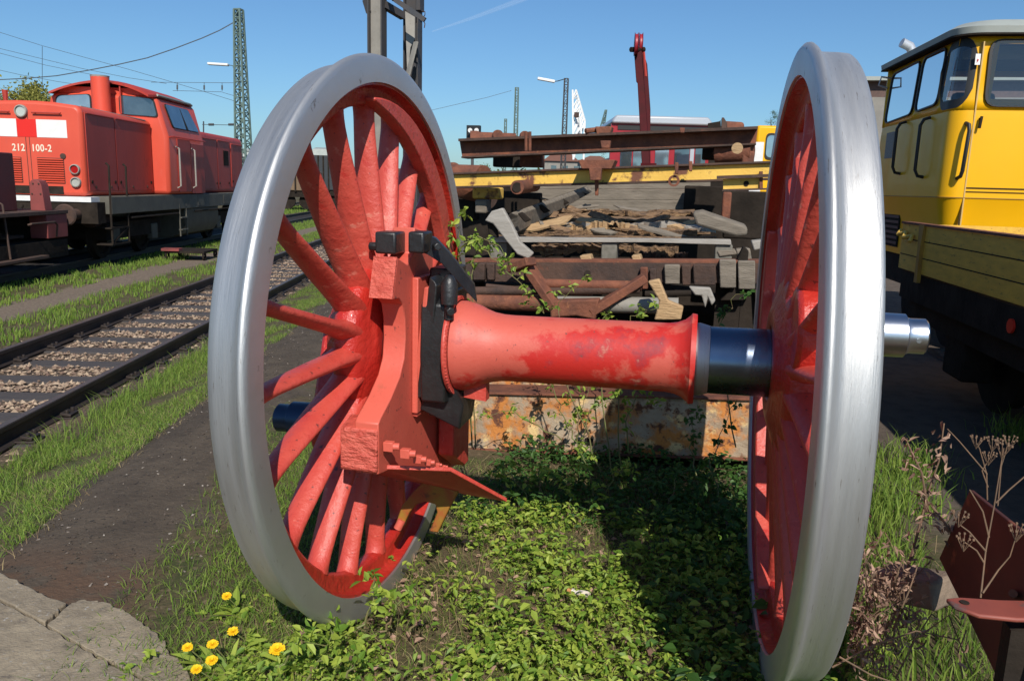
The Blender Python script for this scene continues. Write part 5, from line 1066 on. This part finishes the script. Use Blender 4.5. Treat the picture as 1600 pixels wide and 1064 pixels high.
part("roof", loftz([(cabpoly(-.05, .25, 2.62, 2.42), 3.11), (cabpoly(-.06, .25, 2.63, 2.43), 3.17), (cabpoly(.08, .3, 2.5, 2.3), 3.25), (cabpoly(.35, .3, 2.2, 2.1), 3.29)]), ROOFG, YV, ang=30)
part("roof_gutter", loftz([(cabpoly(-.055, .25, 2.625, 2.425), 3.095), (cabpoly(-.055, .25, 2.625, 2.425), 3.112)]), GRIME, YV)
def ringwindow(pts, off, parent, fw=.03, r=.12, name="window"):
    off = Vector(off); c_ = sum(pts, Vector()) / len(pts); grow = lambda k: [p + (p - c_).normalized() * k for p in pts]
    outer, inner = rpoly(grow(fw), r), rpoly(pts, r * .8); n = len(outer); b = B(); b.v = [tuple(v) for v in outer + inner] + [tuple(v + off) for v in outer + inner]
    for i in range(n):
        k = (i + 1) % n; b.f += [(i, k, n + k, n + i), (2 * n + i, 2 * n + k, 3 * n + k, 3 * n + i), (i, k, 2 * n + k, 2 * n + i), (n + i, n + k, 3 * n + k, 3 * n + i)]
    o = part(name, b, RUBBER, parent); g2 = B(); g2.add([v + off * .4 for v in inner], [tuple(range(n))]); part("pane", g2, CLEAR, o, closed=False, smooth=False); return o
def sx(z): return .05 * (z - 2.3) / .76 if z > 2.3 else 0
def vwin(pts, off, nm="window", m=None, r=.12): return ringwindow([Vector(p) for p in pts], off, ybody, fw=.028, r=r, name=nm)
vwin([(sx(2.5) - .004, .47, 2.53), (sx(2.5) - .004, 1.12, 2.51), (sx(3.0) - .004, 1.12, 3.05), (sx(3.0) - .004, .47, 3.06)], (-.02, 0, 0), "front_side_window")
vwin([(sx(2.5) - .004, 1.24, 2.50), (sx(2.5) - .004, 2.2, 2.47), (sx(3.0) - .004, 2.2, 3.03), (sx(3.0) - .004, 1.24, 3.05)], (-.02, 0, 0), "rear_side_window")
vwin([(.29, .012, 2.46), (2.1, .012, 2.46), (2.1, .05, 3.06), (.29, .05, 3.06)], (0, -.03, 0), "windscreen")
# rounded corner window following the corner
def cornerwin(z0, z1, grow, off, m, nm, parent, ring=False):
    b = B(); n = 16; path = []
    r = .17
    for k in range(n + 1):
        f = k / n; s_ = -.22 - grow + (.22 + grow + .205 + grow) * f
        if s_ < 0: path.append(Vector((-off, r - s_, 0)))
        elif s_ < r * PI / 2: a = s_ / r; path.append(Vector((r - (r + off) * math.cos(a), r - (r + off) * math.sin(a), 0)))
        else: path.append(Vector((r + (s_ - r * PI / 2), -off, 0)))
    zc, hh = (z0 + z1) / 2, (z1 - z0) / 2 + grow
    for k, p in enumerate(path):
        u = 2 * k / n - 1; h = hh * (1 - abs(u) ** 5 * .55) ** 1
        for j in range(9): z = zc + h * (j / 4 - 1); i_ = max(0, z - 2.3) / .76 * .05; b.v.append((p.x + i_, p.y + i_, z))
    for k in range(n):
        for j in range(8): b.f.append((k * 9 + j, (k + 1) * 9 + j, (k + 1) * 9 + j + 1, k * 9 + j + 1))
    if ring:
        b.f = [f for f in b.f if not (1 < (f[0] // 9) < n - 2 and 0 < (f[0] % 9) < 7)]
    return part(nm, b, m, parent, closed=False)
cw_ = cornerwin(2.47, 3.07, .03, .006, RUBBER, "corner_window", ybody, True); cornerwin(2.47, 3.07, 0, .003, CLEAR, "pane", cw_)
part("wiper", B().tube([(-.03, .35, 2.55), (-.04, .32, 2.8), (-.03, .26, 2.95)], .008, 5), RUBBER, cw_)
for x in (.20,): part("door_seam", B().mm((x - .006, -.006, 1.33), (x + .006, .05, 3.04)), mat("seam_tan", (.55, .36, .12), None, 3, .6), ybody)
part("fold_seam", B().mm((.21, -.008, 1.69), (2.4, .0, 1.70)), GRIME, ybody); part("fold_seam", B().mm((.21, -.008, 1.655), (2.4, .0, 1.662)), GRIME, ybody)
def handle(pts, r=.017): part("grab_handle", B().tube(pts, r, 8), RUBBER, ybody)
handle([(.12, .02, 1.78), (.12, -.07, 1.80), (.12, -.10, 1.85), (.135, -.10, 2.22), (.135, -.07, 2.28), (.135, .01, 2.30)], .018)
handle([(.0, .60, 1.80), (-.06, .60, 1.81), (-.09, .60, 1.87), (-.09, .60, 2.32), (-.06, .60, 2.38), (.0, .60, 2.40)]); handle([(.0, 1.38, 1.85), (-.06, 1.38, 1.86), (-.09, 1.38, 1.92), (-.09, 1.38, 2.34), (-.06, 1.38, 2.40), (.0, 1.38, 2.42)])
part("door_latch", B().cyl((.25, -.002, 2.34), (.25, -.035, 2.34), .012, n=8).bar((.25, -.04, 2.36), (.24, -.045, 2.25), .02, .02), GRIME, ybody)
part("notice", B().mm((-.008, 1.75, 2.04), (-.003, 2.05, 2.34)), PALE, ybody)
s_ = part("warning_sticker", B().slab([(.14, -.001, 2.83), (.185, -.001, 2.83), (.185, .004, 2.93), (.14, .004, 2.93)], (0, -.004, 0)), WHITE, ybody); part("bolt_mark", B().slab([(.167, -.0055, 2.915), (.157, -.0055, 2.88), (.172, -.0055, 2.88), (.155, -.0055, 2.845), (.169, -.0055, 2.87), (.153, -.0055, 2.87)], (0, -.001, 0)), mat("sticker_red", (.6, .02, .02), None, 3, .5), s_)
ex = part("exhaust_pipe", B().tube([(.22, 2.2, 3.2), (.22, 2.2, 3.30), (.18, 2.2, 3.36), (.08, 2.18, 3.40)], .055, 14), SILVER, YV)
part("mirror_hook", B().tube([(0.05, 2.28, 3.0), (-.08, 2.28, 3.02), (-.10, 2.28, 2.92), (.0, 2.28, 2.89)], .012, 6), SILVER, YV)
gb = B()
for k in range(7): gb.mm((.05, 1.42, 1.05 + k * .06), (.075, 2.2, 1.08 + k * .06))
part("vent_grille", B().mm((.055, 1.4, 1.02), (.085, 2.22, 1.46)), GRIME, YV); part("vent_slats", gb, RUBBER, YV)
part("chassis", B().mm((.1, .1, .62), (2.45, 2.25, .949)), GRIME, YV)
for y_ in (.8, 2.0):
    for x in (.55, 2.0): part("wheel", B().lathe([(-.06, .02), (-.06, .42), (-.03, .42), (-.02, .38), (.07, .38), (.07, .02)], 28, c=(x, y_, .40)), GRIME, YV)
# yellow crane arm standing behind the windscreen view (seen in the glass in the photo): on the far side of the cab
# trough wagon in front
TW = thing("side_board_wagon", "flat wagon with dull brown yellow drop side boards in front of the yellow cab", "wagon", (2.19, 4.97, 0), V3)
TL = 5.6
sb = part("side_board", B().mm((0, -TL, .97), (.05, 0, 1.36)), BROWNY, TW, bevel=.004)
for z in (1.10, 1.235): part("board_gap", B().mm((-.002, -TL, z - .004), (.003, -.02, z + .004)), GRIME, sb)
part("top_rail", B().mm((-.015, -TL, 1.362), (.07, 0, 1.38)), RUST, sb)
part("end_board", B().mm((.05, -.05, .97), (2.5, 0, 1.36)), BROWNY, TW)
part("far_side_board", B().mm((2.45, -TL, .97), (2.5, -.05, 1.36)), BROWNY, TW)
part("floor", B().mm((.05, -TL, .93), (2.5, -.02, .965)), DRUST, TW)
part("side_sill", B().mm((.02, -TL, .72), (.10, -.05, .955)), GRIME, TW, bevel=.004)
part("cross_sill", B().mm((.1, -TL, .55), (2.4, -.1, .92)), GRIME, TW)
part("stake", B().slab([(-.02, -.62, 1.37), (-.02, -.50, 1.37), (-.03, -.56, 1.16), (-.03, -.56, .90), (-.03, -.64, .90), (-.03, -.62, 1.16)], (.03, 0, 0)), mat("ochre_stake_paint", (.42, .22, .02), (.3, .15, .02), 9, .6), sb)
b = B().tube([(-.02, -.03, 1.30), (-.06, -.10, 1.27), (-.02, -.18, 1.29), (-.06, -.26, 1.25), (-.02, -.36, 1.27), (-.05, -.40, 1.22)], .018, 8); part("chain_latch", b, YBEAM, sb)
part("reflector", B().cyl((.0, -2.36, .83), (.015, -2.36, .83), .045, n=20), mat("red_reflector", (.75, .04, .02), None, 3, .3), TW)
part("white_tag", B().mm((.012, -2.75, .60), (.018, -2.62, .66)), WHITE, TW)
for y_ in (-1.2, -4.6):
    for x in (.5, 2.0): part("wheel", B().lathe([(-.06, .02), (-.06, .42), (-.03, .42), (-.02, .38), (.07, .38), (.07, .02)], 28, c=(x, y_, .42)), GRIME, TW)
    part("axle_box", B().mm((.12, y_ - .2, .25), (.35, y_ + .2, .6)), GRIME, TW, bevel=.02)
rr = thing("rail", "rail lying in deep shade under the side board wagon", "rail", (2.72, 9, 0), V3, "rails"); part("rail_body", B().mm((-.035, -14, -.02), (.035, 4, .02)), RAILM, rr)
# ------------------------------------------------------------------ rusty plough blade, red arm, sleepers, dry plants (lower right)
PLW = thing("plough_blade", "dark rusty steel plough blade standing on its corner at the lower right", "plough blade", on(1530, 950, 1, -.5))
yb = [-.45, -.35, -.72, -.8, -.62]
pts = [on(px, py, 0, 1.21) for px, py in ((1467, 872), (1515, 765), (1640, 865), (1640, 1060), (1560, 1064), (1498, 935))]
part("blade", B().slab(pts, (0.012, 0, 0)), mat("rust_red_plate", (.085, .022, .017), (.045, .014, .012), 5, .7, spots=((12, (.2, .06, .03), .6, .7),)), PLW, world=True, bevel=.003)
part("bolt", B().cyl(on(1583, 927, 0, 1.21), on(1583, 927, 0, 1.19), .010, n=8), RUST, PLW, world=True)
AR = thing("red_plough_arm", "faded red flat bar with a hole lying in front of the rusty blade", "steel arm", on(1540, 960, 1, -.8))
za = .70; pa = [on(px, py, 2, za) for px, py in ((1478, 934), (1500, 932), (1560, 936), (1650, 938), (1650, 966), (1590, 966), (1530, 960), (1492, 946))]
arm_ = part("bar", B().slab(pa, (0, 0, -.011)), mat("faded_red_oxide", (.28, .065, .04), (.21, .05, .035), 9, .6, spots=((9, (.12, .07, .06), .58, .64),)), AR, world=True, bevel=.004)
c = on(1507, 941, 2, za + .001); part("hole", B().cyl(c, c + Vector((0, 0, .0015)), .010, n=16), GRIME, arm_, world=True)
part("support", B().mm(on(1580, 985, 1, -.95), on(1660, 1300, 1, -.90)), GRIME, AR, world=True)
for i, (p0, p1, w_, h_, lb_) in enumerate(((on(1380, 905, 1, -.15), on(1480, 925, 1, -.30), .14, .09, "upper old wooden sleeper stub behind the withered plants"),)):
    single("wooden_stub", B().bar(p0, p1, w_, h_), mat("dry_stub_wood_%d" % i, (.26, .19, .13), (.15, .11, .08), 7, .9, bump=((.6, 20),)), lb_, "timber", bevel=.012)
def dryplant(label, stems, heads, leafn, seed, rad=.004):
    random.seed(seed); t = thing("withered_plant", label, "dry plant", stems[0][0]); b = B(); P = []
    for pts_ in stems:
        pts_ = [Vector(p) for p in pts_]; b.loft([(p + Vector((random.gauss(0, .002), 0, random.gauss(0, .002))), rad * (1 - .6 * i / len(pts_))) for i, p in enumerate(pts_)], 6)
        for i in range(len(pts_) - 1):
            for _ in range(leafn): P.append(tuple(pts_[i].lerp(pts_[i + 1], random.random()) + Vector([random.gauss(0, .016) for _ in range(3)])))
    part("stem", b, STEM, t, world=True)
    for c_ in heads:
        hb = B(); c_ = Vector(c_); stem0 = c_ - Vector((0, 0, .03))
        for k in range(9): a = k * .7; q = c_ + Vector((math.cos(a) * .018, math.sin(a) * .018, random.uniform(0, .012))); hb.loft([(stem0, .0009), (q, .0007)], 4); hb.box(q, (.0042, .0042, .0042))
        part("seed_head", hb, STEM, t, world=True)
    if P: part("foliage", leaves(P, (.010, .028), .1, .9, .28), DRYL, t, world=True, closed=False, smooth=False)
    return t
def q(px, py, y): return on(px, py, 1, y)
dryplant("tall branching umbel stalk rising in front of the rusty blade", [[q(1530, 935, -.85), q(1540, 860, -.8), q(1555, 790, -.8), q(1563, 740, -.8), q(1568, 700, -.8)], [q(1535, 925, -.85), q(1560, 890, -.82), q(1580, 870, -.82), q(1590, 830, -.82)], [q(1556, 785, -.8), q(1575, 765, -.8), q(1610, 735, -.8)],
    [q(1537, 880, -.83), q(1525, 860, -.83), q(1505, 845, -.83)], [q(1545, 840, -.8), q(1535, 800, -.8), q(1515, 765, -.8)], [q(1540, 860, -.8), q(1515, 830, -.8), q(1498, 820, -.8)]], [q(1568, 697, -.8), q(1590, 828, -.82), q(1508, 843, -.83), q(1500, 805, -.8)], 0, 1, .0023)
dryplant("umbel stalk with forked top against the shadow of the wagon", [[q(1540, 780, -.3), q(1541, 740, -.3), q(1530, 700, -.3), q(1526, 690, -.3)], [q(1545, 760, -.3), q(1535, 735, -.3), q(1548, 715, -.3), q(1552, 695, -.3)], [q(1541, 740, -.3), q(1500, 690, -.3), q(1480, 670, -.3)], [q(1560, 790, -.3), q(1566, 730, -.3), q(1578, 690, -.3)]], [q(1527, 686, -.3), q(1552, 690, -.3), q(1546, 712, -.3), q(1578, 688, -.3)], 0, 2, .0021)
dryplant("thick withered stalk with curled brown leaves right of the wheel", [[q(1415, 900, -.3), q(1436, 830, -.28), q(1450, 770, -.26), q(1465, 720, -.26), q(1475, 662, -.26)], [q(1450, 800, -.26), q(1440, 740, -.28), q(1415, 685, -.28)], [q(1455, 790, -.26), q(1480, 820, -.3), q(1490, 845, -.3)]], [], 20, 3, .004)
ST = []
for k in range(34):
    px = random.uniform(1330, 1430); py = random.uniform(930, 1064); ST.append([q(px, py, -.45), q(px + random.gauss(0, 14), py - 50, -.45 + random.gauss(0, .04)), q(px + random.gauss(0, 26), py - random.uniform(60, 130), -.42 + random.gauss(0, .06))])
dryplant("mass of curled brown withered stems beside the right wheel tread", ST, [], 9, 4, .0022)
ST = [[q(1300, 1040, -.6), q(1360, 1010, -.6), q(1430, 985, -.6), q(1500, 1000, -.62)], [q(1310, 1025, -.62), q(1360, 1055, -.62), q(1420, 1075, -.62)], [q(1400, 1060, -.5), q(1430, 1000, -.5), q(1455, 960, -.5)], [q(1440, 990, -.6), q(1480, 960, -.6), q(1520, 1050, -.6)], [q(1505, 1060, -.55), q(1500, 1020, -.55), q(1510, 985, -.55)], [q(1410, 950, -.55), q(1420, 920, -.55), q(1435, 880, -.5)], [q(1340, 1010, -.5), q(1370, 960, -.5), q(1420, 935, -.5)]]
dryplant("loose bare twigs lying across the lower right corner", ST, [], 2, 6, .0028)
ST = [[gp(.2 + .05 * k, -.95 + .03 * k) + np.array((random.uniform(-.9, .5), random.uniform(-.3, 1.0), .01)) for _ in range(1)] for k in range(220)]
b = B()
for s0 in ST:
    p = Vector(s0[0]); a = random.uniform(0, 6.28); l_ = random.uniform(.08, .3); b.tube([p, p + Vector((math.cos(a) * l_ / 2, math.sin(a) * l_ / 2, random.uniform(.01, .06))), p + Vector((math.cos(a + .4) * l_, math.sin(a + .4) * l_, .01))], .0014, 4)
stuff("dry_stalks", b, DRYG, "thin dry stalks tangled over the green leaves under the axle", "dry stalks")
bpy.context.view_layer.update()
